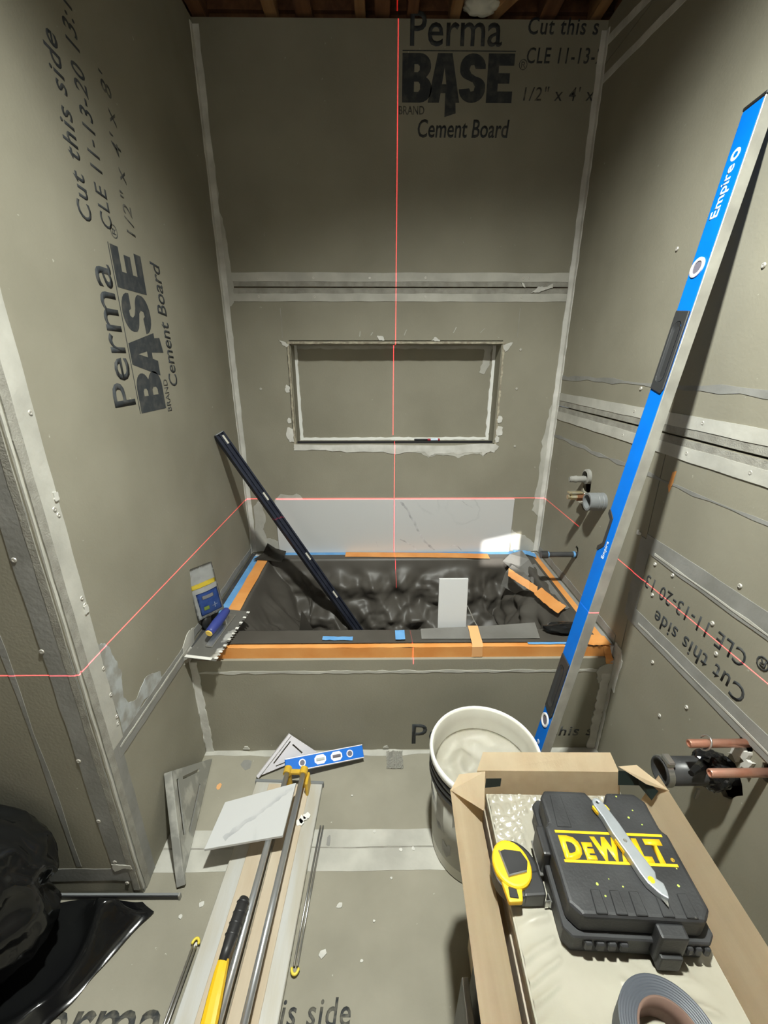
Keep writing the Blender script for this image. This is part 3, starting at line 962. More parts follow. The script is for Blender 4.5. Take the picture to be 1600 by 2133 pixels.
# ceiling: open framing --------------------------------------------
bm = NB()
box(bm, (XF - .1, YR - .1, 3.0), (XR + .15, YB + .3, 3.05))
ceil = struct('ceiling', bm, 'wood_dark', 'open ceiling framing of dark joists', 'ceiling')
for i, (x, w, m) in enumerate(((-0.652, .05, 'wood_dark'), (-0.39, .045, 'wood_tan'), (-0.27, .06, 'wood_dark'), (-0.065, .038, 'wood_tan'), (0.015, .055, 'wood_dark'),
                               (0.125, .04, 'wood_dark'), (0.28, .04, 'wood_tan'), (0.62, .06, 'wood_dark'), (0.80, .04, 'wood_tan'))):
    bm = NB()
    box(bm, (x - w / 2, -1.7, 2.603), (x + w / 2, YB + .06, 2.985), 0.003)
    mk('joist', bm, m, ceil)
bm = NB()
box(bm, (XL - .08, YB + .07, TOP), (XR + .1, YB + .15, 2.64))
mk('top_plate', bm, 'wood_dark', ceil)
bm = NB()
box(bm, (XR + BT + .002, YR, TOP), (XR + .1, YB, 2.63))
mk('top_plate', bm, 'wood_dark', ceil)
bm = NB()
box(bm, (XL - .08, YF + .09, TOP), (XL - BT - .002, YB, 2.63))
mk('top_plate', bm, 'wood_dark', ceil)
bm = NB()
box(bm, (XL - .05, YB + .05, 2.64), (XR + .1, YB + .09, 2.985))
mk('rim_and_light_stop', bm, 'wood_dark', ceil)
for lo, hi in (((XR + .115, YR - .1, TOP - .3), (XR + .15, YB + .2, 3.0)), ((XL - .12, YF + .09, TOP - .3), (XL - .085, YB + .2, 3.0)),  # added unseen boards that keep sky light from leaking in above the walls
               ((XF - .1, YF + .055, TOP), (XL - .086, YF + .09, 3.0)), ((XF - .1, YR - .1, TOP), (XR + .115, YR - .065, 3.0)), ((XF - .1, YR - .065, TOP), (XF - .065, YF + .055, 3.0)),
               ((XL - .12, YB + .2, TOP - .3), (XR + .15, YB + .235, 3.0))):
    bm = NB()
    box(bm, lo, hi)
    mk('rim_and_light_stop', bm, 'wood_dark', ceil)
bm = NB()
box(bm, (-.02, -.2, 0), (.02, .2, .04), 0.002, Matrix.Translation((0.49, 1.95, 2.61)) @ Matrix.Rotation(R(28), 4, 'Z'))
mk('brace', bm, 'wood_tan', ceil)
bm = NB()
bmesh.ops.create_icosphere(bm, subdivisions=4, radius=1)
for v in bm.verts:
    k = 1 + 0.25 * noise.noise(v.co * 2.2) + 0.1 * noise.noise(v.co * 6)
    v.co = Vector((0.372 + v.co.x * .062 * k, 2.03 + v.co.y * .03 * k, 2.625 + v.co.z * .035 * k))
tag(mk('spray_foam', bm, 'foam', None, True), 'pale lump of spray foam among the ceiling joists', 'foam')
t = thing('recessed_can', 'dark metal can light between the ceiling joists in the alcove corner', 'light fixture', (0.72, 1.92, 2.615))
bm = NB()
lathe(bm, [(.046, 0), (.05, 0), (.05, .16), (0, .165), (0, .16), (.046, .155)], Matrix.Translation((0.72, 1.92, 2.615)))
mk('housing', bm, 'steel', t, True)
bm = NB()
box(bm, (.64, 1.91, 2.70), (.785, 1.93, 2.72))
mk('hanger_bar', bm, 'steel', t)

# ------------------------------------------------------------------ tub
RZ = 0.462
IX0, IX1, IY0, IY1 = -0.575, 0.745, 1.335, 1.965


def rrect(x0, x1, y0, y1, r, z, n=6):
    out = []
    for cx, cy, a0 in ((x1 - r, y1 - r, 0), (x0 + r, y1 - r, 90), (x0 + r, y0 + r, 180), (x1 - r, y0 + r, 270)):
        for k in range(n + 1):
            a = R(a0 + 90 * k / n)
            out.append((cx + r * math.cos(a), cy + r * math.sin(a), z))
    return out


bm = NB()
loops = [rrect(XL + .002, XR - .002, 1.252, YB - .003, .004, 0.0), rrect(XL + .002, XR - .002, 1.252, YB - .003, .004, RZ),
         rrect(IX0, IX1, IY0, IY1, .012, RZ), rrect(IX0 - .02, IX1 + .02, IY0 - .02, IY1 + .03, .06, RZ - .02),
         rrect(IX0 - .02, IX1 + .02, IY0 - .02, IY1 + .03, .06, .09), rrect(IX0 + .0, IX1 - .0, IY0 + .0, IY1 - .0, .06, .06)]
rows = [[bm.verts.new(p) for p in lp] for lp in loops]
for a, b in zip(rows, rows[1:]):
    for k in range(len(a)):
        bm.faces.new((a[k], a[(k + 1) % len(a)], b[(k + 1) % len(a)], b[k]))
bm.faces.new(rows[-1])
tub = mk('bathtub', bm, 'tub', None)
tag(tub, 'alcove bathtub hidden under black paper and coloured tape', 'bathtub')

bm = NB()
box(bm, (XL + .001, 1.235, 0.0), (XR - .001, 1.2505, 0.424), 0.0)
apron = mk('tub_apron', bm, 'board', None)
tag(apron, 'cement board apron panel in front of the bathtub', 'panel')
strip(apron, PL_APRON, (XL, 0.372), (XR, 0.372), 0.010, 'thin_light', 0.0008, 0.003, n=60)
strip(apron, PL_APRON, (XL + .016, 0.0), (XL + .012, 0.42), 0.026, 'thin_white', 0.003, 0.003)
strip(apron, PL_APRON, (XR - .02, 0.0), (XR - .022, 0.36), 0.032, 'thin_white', 0.003, 0.004)
blob(apron, PL_APRON, [(XR - .05, .33), (XR - .06, .375), (XR - .002, .42), (XR - .002, .32), (XR - .03, .29)], 'thin_light', 0.0022, 0.004)
stamp(apron, frame_axes((1, 0, 0), (0, 0, 1), (0, -1, 0), (0.092, 1.235, -0.136)), {'name': 'P', 'namew': 0.058, 'namex': 0.028, 'cut': 'this s', 'cutx': 0.566, 'fc': True})
text_mesh('printed_text', 'erma', 0.27, 0.072, 'ink', apron, frame_axes((1, 0, 0), (0, 0, 1), (0, -1, 0), (0.186, 1.2348, 0.03)), bold=0.008)
for (x, z) in ((-0.52, .016), (-0.36, .012), (0.02, .014), (-0.1, .01)):
    blob(apron, PL_APRON, [(x - .012, z - .006), (x + .012, z - .006), (x + .006, z + .008), (x - .006, z + .006)], 'thin_light', 0.003, 0.002, sub=2)

# black paper liner: height field over the basin


def smooth(e0, e1, x):
    t = max(0.0, min(1.0, (x - e0) / (e1 - e0)))
    return t * t * (3 - 2 * t)


def ridge(p, f, seed):
    return 1 - abs(noise.noise(Vector((p[0] * f + seed, p[1] * f - seed, seed * .7)))) * 2


rl = random.Random(21)
CREASE = []
for k_ in range(16):
    a_ = rl.uniform(0, math.pi)
    fr_ = rl.choice((3.2, 4.5, 6.0, 8.5, 12.0))
    CREASE.append((math.cos(a_) * fr_, math.sin(a_) * fr_, rl.uniform(0, 1), .085 / fr_, rl.uniform(.8, 2.6), rl.uniform(0, 40)))


def crumple(x, y):
    z = 0.0
    for cx, cy, ph, am, wf, sd in CREASE:
        w = noise.noise(Vector((x * wf, y * wf, sd))) * .9
        t = (x * cx + y * cy + ph + w) % 1.0
        tri = 1 - abs(2 * t - 1)
        gate = max(0.0, noise.noise(Vector((x * 2.3 + sd, y * 2.3, sd * .3))) + .25)
        z += am * gate * (tri - .5) * 1.35
    return z


BAR0 = Vector((-0.662, 1.748, 1.140))
BAR1 = Vector((-0.093, 1.800, 0.112))


def liner(x, y):
    """a point of the sheet: rim, crumpled slopes, crumpled floor"""
    db = ((IY1 - .014) - y) / 0.165
    dl = (x - (IX0 + .014)) / 0.195
    dr = ((IX1 - .014) - x) / 0.195
    df = (y - (IY0 + .012)) / 0.12
    d = min(dl, dr, df, db)
    k = max(0.0, min(1.0, d))
    k = k * (1.35 - .35 * k)
    z = RZ + .009 - k * 0.345
    amp = smooth(0.04, 0.34, d)
    c = 1.25 * crumple(x * .8, y * .8 + .65 * z) + .22 * crumple(x * 2.0 + 3.3, y * 2.0 + 1.6 * z + 1.1)
    slope = smooth(0.02, .2, db) * (1 - smooth(.85, 1.15, db))
    z += amp * c * (1 - .55 * slope) + .0035 * amp * noise.noise(Vector((x * 24, y * 24, 0)))
    yy = y - amp * slope * (c * 2.0 + .012)
    sl = smooth(0.02, .2, dl) * (1 - smooth(.85, 1.15, dl)) * amp
    sr = smooth(0.02, .2, dr) * (1 - smooth(.85, 1.15, dr)) * amp
    ce = 1.25 * crumple(x * .8 + .65 * z, y * .9 + 4.0) + .2 * crumple(x * 2 + 1.6 * z, y * 2)
    xx = x + sl * (ce * 1.6 + .012) - sr * (ce * 1.6 + .012)
    q = Vector((xx, yy, max(.093, min(z, RZ + .012))))
    # the sheet is pressed down and back where the leaning bar stands on it
    t_ = max(0.0, min(1.0, (q - BAR0).dot(BAR1 - BAR0) / (BAR1 - BAR0).length_squared))
    f_ = BAR0.lerp(BAR1, t_)
    e_ = (q - f_).length
    if e_ < .075:
        q += Vector((0, .62, -.78)) * (.042 * (1 - smooth(.030, .075, e_)))
        q.z = max(q.z, .070)
        q.y = min(q.y, IY1 + .010)
    return q.x, q.y, q.z


bm = NB()
NXG, NYG = 230, 170
gx0, gx1, gy0, gy1 = -0.605, 0.790, 1.268, 1.998
vs = [[None] * (NYG + 1) for _ in range(NXG + 1)]
for i in range(NXG + 1):
    for j in range(NYG + 1):
        x = gx0 + (gx1 - gx0) * i / NXG
        y = gy0 + (gy1 - gy0) * j / NYG
        xx, yy, z = liner(x, y)
        vs[i][j] = bm.verts.new((xx, yy, z))
for i in range(NXG):
    for j in range(NYG):
        bm.faces.new((vs[i][j], vs[i + 1][j], vs[i + 1][j + 1], vs[i][j + 1]))
sheet = thing('paper_liner', 'crumpled black paper sheet lining the bathtub', 'paper sheet', (0.05, 1.62, 0.1))
mk('sheet', bm, 'black_paper', sheet, True)


def flap(pts, m, name='flap', thick=0.0007):
    """a bent sheet: grid of 3-D points rows"""
    bm = NB()
    rows = [[bm.verts.new(p) for p in row] for row in pts]
    for a, b in zip(rows, rows[1:]):
        for k in range(len(a) - 1):
            bm.faces.new((a[k], a[k + 1], b[k + 1], b[k]))
    r = bmesh.ops.solidify(bm, geom=bm.faces[:], thickness=thick)
    return mk(name, bm, m, sheet)


flap([[(0.585, 1.80, 0.40), (0.60, 1.80, 0.47), (0.635, 1.82, 0.50)], [(0.66, 1.78, 0.36), (0.67, 1.79, 0.43), (0.69, 1.80, 0.47)], [(0.735, 1.74, 0.34), (0.73, 1.75, 0.40), (0.735, 1.76, 0.43)]], 'grey_paper')
flap([[(0.62, 1.92, 0.470), (0.66, 1.94, 0.50), (0.73, 1.97, 0.505)], [(0.655, 1.86, 0.45), (0.70, 1.88, 0.46), (0.745, 1.90, 0.49)], [(0.70, 1.80, 0.44), (0.73, 1.82, 0.45), (0.752, 1.83, 0.47)]], 'grey_paper')
flap([[(0.655, 1.60, 0.24), (0.675, 1.60, 0.31), (0.700, 1.62, 0.42)], [(0.680, 1.55, 0.29), (0.695, 1.56, 0.36), (0.712, 1.60, 0.44)]], 'grey_paper')
flap([[(0.44, 1.47, 0.22), (0.52, 1.46, 0.26), (0.60, 1.45, 0.33)], [(0.47, 1.43, 0.25), (0.55, 1.42, 0.29), (0.63, 1.42, 0.36)]], 'black_paper', 'strip')
flap([[(-0.32, 1.42, 0.42), (-0.31, 1.44, 0.50)], [(-0.25, 1.40, 0.40), (-0.29, 1.43, 0.47)]], 'black_paper', 'strip')
flap([[(-0.64, 1.93, 0.480), (-0.60, 1.97, 0.495), (-0.585, 2.02, 0.53)], [(-0.57, 1.92, 0.480), (-0.56, 1.96, 0.485), (-0.545, 2.02, 0.50)], [(-0.49, 1.90, 0.480), (-0.49, 1.94, 0.481), (-0.49, 2.015, 0.485)]], 'black_paper', 'corner_flap')
flap([[(0.15, 1.285, 0.4745), (0.15, 1.33, 0.486)], [(0.40, 1.283, 0.4745), (0.40, 1.34, 0.490)], [(0.58, 1.283, 0.4755), (0.58, 1.345, 0.500)]], 'grey_paper', 'edge_fold')


# masking tape strips on the rim
def tape(pts, side, w, m, label, name='tape_strip', n=8, jit=0.0015, nrm=None, th=0.0008):
    bm = NB()
    ribbon(bm, pts, side, w, th, jit, nrm=nrm, n=n)
    o = mk(name, bm, m)
    tag(o, label, 'tape', 'masking tape on the tub rim')
    return o


TZ = RZ + 0.003
tape([(-0.535, 2.016, TZ + .004), (0.20, 2.016, TZ + .004)], (0, 1, 0), 0.05, 'blue_tape', 'blue masking tape along the foot of the plain marble tile', nrm=(0, 0, 1))
tape([(0.20, 2.010, TZ + .0035), (0.80, 2.008, TZ + .0035)], (0, 1, 0), 0.055, 'blue_tape', 'blue masking tape under the veined marble tile, by the bright sun patch', nrm=(0, 0, 1))
tape([(-0.18, 2.000, TZ + .0075), (0.30, 1.985, TZ + .0085), (0.56, 1.965, TZ + .0105)], (0, 1, 0), 0.055, 'orange_tape', 'orange tape over the blue strip below the marble tiles', nrm=(0, 0, 1))
tape([(0.70, 2.004, TZ + .015), (0.755, 1.977, TZ + .025), (0.80, 1.957, TZ + .017)], (0, 1, 0.3), 0.03, 'blue_tape', 'short curled blue tape end at the tub corner under the black pipe stub')
tape([(-0.635, 2.0, TZ), (-0.635, 1.30, TZ)], (1, 0, 0), 0.04, 'blue_tape', 'blue tape along the tub rim beside the spacer bag', nrm=(0, 0, 1))
tape([(-0.592, 1.99, TZ + .010), (-0.592, 1.34, TZ + .010)], (1, 0, 0), 0.05, 'orange_tape', 'orange tape next to the blue strip on the rim by the trowel', nrm=(0, 0, 1))
bm = NB()
box(bm, (XL + .002, 1.26, RZ + .0005), (XL + .022, 2.03, RZ + .004))
tag(mk('sealing_strip', bm, 'pipe_black'), 'dark sealing strip between the wall and the tub rim by the trowel', 'strip')
tape([(0.800, 1.99, TZ), (0.800, 1.27, TZ)], (1, 0, 0), 0.042, 'orange_tape', 'orange tape along the tub rim below the shower valve', nrm=(0, 0, 1))
bm = NB()
box(bm, (XR - .020, 1.26, RZ + .0005), (XR - .004, 2.03, RZ + .004))
tag(mk('sealing_strip', bm, 'thin_grey'), 'grey sealing strip between the wall and the tub rim under the valve', 'strip')
# front lip: orange over the edge
tape([(XL + .02, 1.270, RZ + .003), (0.66, 1.270, RZ + .003)], (0, 1, 0), 0.042, 'orange_tape', 'orange tape on top of the front tub rim', nrm=(0, 0, 1), n=40)
tape([(XL + .02, 1.2475, 0.444), (XR - .03, 1.2475, 0.444)], (0, 0, 1), 0.044, 'orange_tape', 'orange tape down the front face of the tub rim', nrm=(0, -1, 0), n=50, jit=.002)
tape([(-0.66, 1.301, RZ + .0045), (-0.30, 1.303, RZ + .0045)], (0, 1, 0), 0.022, 'blue_tape', 'thin blue tape behind the orange front strip, running under the trowel', nrm=(0, 0, 1))
tape([(-0.21, 1.292, RZ + .0125), (-0.10, 1.289, RZ + .0125)], (0, 1, 0), 0.020, 'blue_tape', 'short blue tape piece under the leaning dark bar', nrm=(0, 0, 1))
tape([(0.055, 1.305, RZ + .0155), (0.090, 1.305, RZ + .0155)], (0, 1, 0), 0.055, 'blue_tape', 'square blue tape patch at the middle of the front tub rim', nrm=(0, 0, 1), n=2)
tape([(0.345, 1.335, RZ + .032), (0.345, 1.262, RZ + .016), (0.345, 1.245, RZ + .006), (0.345, 1.2435, 0.427)], (1, 0, 0), 0.038, 'scrap_orange', 'pale orange tape tab folded over the front tub rim', n=3)
tape([(0.53, 1.276, RZ + .0065), (0.735, 1.276, RZ + .0065)], (0, 1, 0), 0.036, 'blue_tape', 'blue tape on the front tub rim by the long blue level', nrm=(0, 0, 1))
tape([(0.735, 1.272, RZ + .0122), (0.82, 1.268, RZ + .0128)], (0, 1, 0), 0.055, 'orange_tape', 'wrinkled orange tape on the front tub corner behind the long blue level', nrm=(0, 0, 1), jit=.006)
tape([(0.800, 1.262, 0.4705), (0.806, 1.2455, 0.466), (0.814, 1.2425, 0.435), (0.818, 1.2335, 0.421), (0.820, 1.2325, 0.402)], (1, 0, 0), 0.026, 'orange_tape', 'orange tape tail hanging down the front tub corner behind the long level', n=4)
# loose tape hanging over the liner
tape([(0.598, 1.752, 0.497), (0.64, 1.72, 0.478), (0.675, 1.68, 0.466), (0.698, 1.64, 0.462)], (0.25, 0.75, 0.6), 0.040, 'orange_tape', 'loose orange tape end sagging over the black liner, rear piece', n=5)
tape([(0.699, 1.638, 0.464), (0.708, 1.58, 0.468), (0.716, 1.52, 0.474), (0.728, 1.45, 0.486)], (0.75, 0.25, 0.55), 0.045, 'orange_tape', 'loose orange tape sagging over the black liner, front piece', n=5)
flap([[(0.772, 1.93 - .05 * k, 0.4755), (0.748, 1.92 - .05 * k, 0.470 + .004 * math.sin(k * 2.3)), (0.718 + .010 * math.sin(k * 1.7), 1.91 - .05 * k, 0.440 + .012 * math.sin(k * 2.9))] for k in range(1, 10)], 'grey_paper', 'torn_edge')
# knob of black plastic under the level
bm = NB()
bmesh.ops.create_icosphere(bm, subdivisions=3, radius=1)
for v in bm.verts:
    k = 1 + .3 * noise.noise(v.co * 1.7)
    v.co = Vector((0.690 + v.co.x * .080 * k, 1.325 + v.co.y * .03 * k, max(RZ + .0115, RZ + .028 + v.co.z * .018 * k)))
tag(mk('plastic_scrap', bm, 'bag'), 'black plastic scrap bunched on the tub rim behind the long blue level', 'plastic')

# ------------------------------------------------------------------ tiles on the back wall
for x0, x1, m, lab in ((-0.530, 0.0715, 'tile_b', 'plain white marble tile set on the back wall, behind the leaning dark bar'),
                       (0.0735, 0.684, 'tile', 'white marble tile with grey veins set on the back wall')):
    t = thing('wall_tile', lab, 'tile', (x0, 2.041, 0.470), 'marble tiles on the back wall')
    bm = NB()
    box(bm, (x0, 2.029, 0.470), (x1, 2.0425, 0.764), 0.0008)
    mk('tile_face', bm, 'tile_b', t)
    if m == 'tile':
        PT = frame_axes((1, 0, 0), (0, 0, 1), (0, -1, 0), (0, 2.0291, 0))
        for pts, w in (([(0.10, .755), (0.115, .735), (0.135, .715), (0.155, .67), (0.175, .645), (0.19, .605), (0.215, .575), (0.235, .53), (0.26, .51), (0.285, .482)], .010),
                       ([(0.10, .545), (0.13, .535), (0.15, .52), (0.175, .505), (0.195, .478)], .006), ([(0.42, .755), (0.44, .735), (0.47, .72)], .003),
                       ([(0.36, .485), (0.38, .51), (0.41, .505), (0.43, .48)], .006)):
            bm = NB()
            V = [PT @ Vector((a + random.uniform(-.004, .004), b, .0002)) for a, b in pts]
            for i in range(len(V) - 1):
                pass
            ribbon(bm, V, (0.8, 0, 0.6), w, 0.0002, w * .3, nrm=(0, -1, 0), n=3)
            mk('vein', bm, 'vein', t)
    else:
        bm = NB()
        PT = frame_axes((1, 0, 0), (0, 0, 1), (0, -1, 0), (0, 2.0291, 0))
        ribbon(bm, [PT @ Vector((a, b, .0002)) for a, b in ((-.03, .56), (-.02, .53), (-.01, .50))], (1, 0, 0), .002, .0002, .0005, nrm=(0, -1, 0), n=3)
        mk('vein', bm, 'vein', t)

# ------------------------------------------------------------------ niche items
bm = NB()
box(bm, (-0.400, 2.052, NZ0 + .004), (0.550, 2.060, NZ0 + .015), 0.001)
tag(mk('trim_strip', bm, 'trim_black'), 'long black edge trim strip lying on the niche sill', 'trim')
t = thing('marker_pen', 'small red and dark marker lying on the black strip in the niche', 'marker', (0.25, 2.063, NZ0 + .015))
bm = NB()
cyl(bm, (0.17, 2.066, NZ0 + .019), (0.235, 2.066, NZ0 + .019), .005, seg=12)
mk('cap', bm, 'trim_black', t)
bm = NB()
cyl(bm, (0.235, 2.066, NZ0 + .019), (0.295, 2.066, NZ0 + .019), .0055, seg=12)
mk('barrel', bm, 'red', t)
bm = NB()
cyl(bm, (0.25, 2.066, NZ0 + .0195), (0.285, 2.066, NZ0 + .0195), .006, seg=12)
mk('label_band', bm, 'white_print', t)

# ------------------------------------------------------------------ plumbing on the right wall
t = thing('shower_valve', 'brass shower valve stems sticking out of a rough hole in the right wall', 'valve', (XR, 1.62, 0.92))
bm = NB()
cyl(bm, (0.775, 1.655, 0.970), (0.88, 1.655, 0.970), .0125)
cyl(bm, (0.772, 1.655, 0.970), (0.80, 1.655, 0.970), .010, .0145)
mk('upper_stem', bm, 'bracket', t, False)
bm = NB()
lathe(bm, [(.022, 0), (.030, .004), (.030, .03), (.018, .034)], frame_axes((0, 1, 0), (0, 0, 1), (1, 0, 0), (0.825, 1.64, 0.985)))
mk('bracket', bm, 'bracket', t)
bm = NB()
cyl(bm, (0.745, 1.56, 0.925), (0.87, 1.56, 0.925), .0085)
mk('lower_stem', bm, 'copper_dark', t, True)
bm = NB()
cyl(bm, (0.765, 1.56, 0.925), (0.792, 1.56, 0.925), .0165, seg=6)
mk('copper_nut', bm, 'copper_dark', t)
bm = NB()
cyl(bm, (0.742, 1.56, 0.925), (0.768, 1.56, 0.925), .013, seg=6)
cyl(bm, (0.730, 1.56, 0.925), (0.745, 1.56, 0.925), .009, seg=12)
mk('brass_tip', bm, 'brass', t)
bm = NB()
box(bm, (0.732, 1.547, 0.938), (0.785, 1.573, 0.946), .002, None)
mk('stop_plate', bm, 'brass', t)
bm = NB()
cyl(bm, (0.792, 1.56, 0.925), (0.799, 1.56, 0.925), .014)
mk('white_washer', bm, 'caulk', t, False)
bm = NB()
box(bm, (0.81, 1.60, 0.88), (0.85, 1.65, 0.897), .002)
mk('lower_bracket', bm, 'silver_sticker', t)
bm = NB()
lathe(bm, [(.026, .0), (.0335, .0), (.0335, .012), (.0325, .014), (.0335, .016), (.0335, .028), (.0325, .030), (.0335, .032), (.0335, .062), (.026, .062)],
      frame_axes((0, 0, 1), (0, 1, 0), (-1, 0, 0), (XR - .0, 1.50, 0.925)), closed=True)
mk('grey_sleeve', bm, 'grey_plastic', t, False)

t = thing('tub_spout_pipe', 'short black capped pipe stub with blue tape bands above the tub', 'pipe', (XR, 1.634, 0.642))
bm = NB()
cyl(bm, (0.70, 1.634, 0.642), (0.87, 1.634, 0.642), .0115)
mk('pipe', bm, 'pipe_black', t, False)
bm = NB()
cyl(bm, (0.688, 1.634, 0.642), (0.716, 1.634, 0.642), .0165)
mk('end_cap', bm, 'pipe_black', t, False)
for a, b in ((0.7165, 0.722), (0.826, 0.834)):
    bm = NB()
    cyl(bm, (a, 1.634, 0.642), (b, 1.634, 0.642), .0132)
    mk('blue_band', bm, 'blue_tape', t)

t = thing('drain_pipe', 'thick black drain pipe stub with a hose clamp and black tape', 'pipe', (XR, 0.745, 0.49))
bm = NB()
lathe(bm, [(.027, 0), (.0315, 0), (.0315, .19), (.027, .19)], frame_axes((0, 1, 0), (0, 0, 1), (1, 0, 0), (0.675, 0.745, 0.488)), closed=True)
mk('pipe', bm, 'pipe_black', t, True)
bm = NB()
bmesh.ops.create_icosphere(bm, subdivisions=4, radius=1)
for v in bm.verts:
    k = 1 + .16 * noise.noise(v.co * 2.6) + .07 * noise.noise(v.co * 7)
    v.co = Vector((0.802 + v.co.x * .042 * k, 0.745 + v.co.y * .045 * k, 0.490 + v.co.z * .046 * k))
mk('tape_wrap', bm, 'bag', t, False)
bm = NB()
for p0, p1, r in (((0.765, .735, .520), (0.725, .705, .545), .012), ((0.725, .705, .545), (0.700, .690, .548), .009)):
    cyl(bm, p0, p1, r, r * .7, 8)
mk('tape_tail', bm, 'bag', t)
bm = NB()
lathe(bm, [(.032, 0), (.0345, 0), (.0345, .014), (.032, .014)], frame_axes((0, 1, 0), (0, 0, 1), (1, 0, 0), (0.678, 0.745, 0.488)), closed=True)
box(bm, (0.676, .725, .520), (0.694, .755, .535), .003)
mk('hose_clamp', bm, 'steel', t)
bm = NB()
box(bm, (0.745, .705, .445), (0.752, .712, .475), .001)
mk('tape_scrap', bm, 'bracket', t)

for (y, z, x0, lab, ring) in ((0.725, 0.598, 0.706, 'copper water pipe stub with a metal ring, above the black drain pipe', True),
                              (0.663, 0.583, 0.712, 'bare copper water pipe stub in front of the black drain pipe', False)):
    t = thing('copper_pipe', lab, 'pipe', (XR, y, z), 'copper supply stubs')
    bm = NB()
    lathe(bm, [(.006, 0), (.0085, 0), (.0092, .002), (.0092, .165), (.006, .165), ], frame_axes((0, 1, 0), (0, 0, 1), (1, 0, 0), (x0, y, z)), closed=True)
    mk('pipe', bm, 'copper', t, True)
    bm = NB()
    cyl(bm, (x0 + .003, y, z), (x0 + .005, y, z), .0065)
    mk('end_plug', bm, 'copper', t)
    if ring:
        bm = NB()
        pts = [(x0 + .038 + .006 * math.sin(a), y + .0145 * math.cos(a), z + .002 + .0165 * math.sin(a)) for a in [2 * math.pi * k / 24 for k in range(23)]]
        tube(bm, pts, .002, 8)
        mk('split_ring', bm, 'steel', t, True)

# ------------------------------------------------------------------ long blue level
F0 = Vector((0.449, 0.966, 0.0))
T0 = Vector((0.822, 1.140, 1.966))
u = (T0 - F0).normalized()
wv = (Vector((0, -1, 0)) - u * Vector((0, -1, 0)).dot(u)).normalized()     # working edge faces the room
nv = u.cross(wv).normalized()
if nv.x > 0:
    nv = -nv                                                                 # broad face towards the alcove
LV = frame_axes(wv, u, nv, F0)          # local: x across the broad face, y along, z out of the face
LL, LW, LT = 1.99, 0.060, 0.027
lev = thing('box_level', 'long blue box level leaning against the right wall behind the mortar bucket', 'level', F0)
y_n0, y_n1 = 0.958, 1.048               # notch with the centre vial
bm = NB()
prism(bm, [(LW / 2 - .004, .008), (LW / 2 - .004, LL - .008), (-LW / 2, LL - .008), (-LW / 2, y_n1), (-LW / 2 + .022, y_n1 - .008), (-LW / 2 + .022, y_n0 + .008), (-LW / 2, y_n0), (-LW / 2, .008)],
      LT, LV @ Matrix.Translation((0, 0, -LT / 2)), .0035, seg=2)
mk('blue_body', bm, 'blue', lev)
bm = NB()
box(bm, (LW / 2 - .004, .008, -LT / 2 - .0005), (LW / 2, LL - .008, LT / 2 + .0005), .0008, LV)
mk('milled_edge', bm, 'alu', lev)
for y in (0.0, LL - .008):
    bm = NB()
    box(bm, (-LW / 2 - .001, y, -LT / 2 - .001), (LW / 2 + .001, y + .009, LT / 2 + .001), .002, LV)
    mk('end_cap', bm, 'black_soft', lev)


def oblong(cx, cy, w, l, n=8):
    r = w / 2
    out = []
    for k in range(n + 1):
        a = math.pi * k / n
        out.append((cx + r * math.cos(a), cy + (l / 2 - r) + r * math.sin(a)))
    for k in range(n + 1):
        a = math.pi + math.pi * k / n
        out.append((cx + r * math.cos(a), cy - (l / 2 - r) + r * math.sin(a)))
    return out


for yc in (0.512, 1.472):
    bm = NB()
    prism(bm, [(-LW / 2 + .004, yc - .085), (LW / 2 - .012, yc - .10), (LW / 2 - .006, yc - .09), (LW / 2 - .006, yc + .09), (-LW / 2 + .004, yc + .10)], .006, LV @ Matrix.Translation((0, 0, LT / 2 - .002)), .0015,
          holes=[oblong(-.002, yc, .028, .14)])
    g = mk('hand_grip', bm, 'grip', lev)
    bm = NB()
    t_ = NB()
    outer, inner = oblong(-.002, yc, .028, .14), oblong(-.002, yc, .016, .118)
    A_ = [t_.verts.new((p[0], p[1], .0038)) for p in outer]
    B_ = [t_.verts.new((p[0], p[1], .0006)) for p in inner]
    for k in range(len(A_)):
        t_.faces.new((A_[k], A_[(k + 1) % len(A_)], B_[(k + 1) % len(A_)], B_[k]))
    t_.faces.new(B_)
    merge(bm, t_, LV @ Matrix.Translation((0, 0, LT / 2)))
    mk('grip_recess', bm, 'grip', g)
for yc in (0.388, 1.662):
    bm = NB()
    lathe(bm, [(.014, 0), (.0215, 0), (.0215, .003), (.018, .0045), (.014, .003)], LV @ Matrix.Translation((-.004, yc, LT / 2 - .0005)), closed=True)
    mk('vial_ring', bm, 'white_ring', lev, False)
    bm = NB()
    lathe(bm, [(0, 0.0012), (.0145, .0012), (.0145, 0)], LV @ Matrix.Translation((-.004, yc, LT / 2 - .0003)))
    mk('vial', bm, 'vial', lev)
bm = NB()
prism(bm, [(-LW / 2 - .0012, y_n0 - .014), (-LW / 2 + .006, y_n0 - .014), (-LW / 2 + .027, y_n0 + .004), (-LW / 2 + .027, y_n1 - .004), (-LW / 2 + .006, y_n1 + .014), (-LW / 2 - .0012, y_n1 + .014),
           (-LW / 2 - .0012, y_n1 + .002), (-LW / 2 + .016, y_n1 - .012), (-LW / 2 + .016, y_n0 + .012), (-LW / 2 - .0012, y_n0 - .002)], LT + .004, LV @ Matrix.Translation((0, 0, -LT / 2 - .002)), .001)
mk('vial_frame', bm, 'black', lev)
bm = NB()
cyl(bm, LV @ Vector((-LW / 2 + .011, y_n0 + .016, 0)), LV @ Vector((-LW / 2 + .011, y_n1 - .016, 0)), .006)
mk('centre_vial', bm, 'white_ring', lev)
ML = lambda x, y: LV @ frame_axes((0, 1, 0), (-1, 0, 0), (0, 0, 1), (x, y, LT / 2 + .0003))
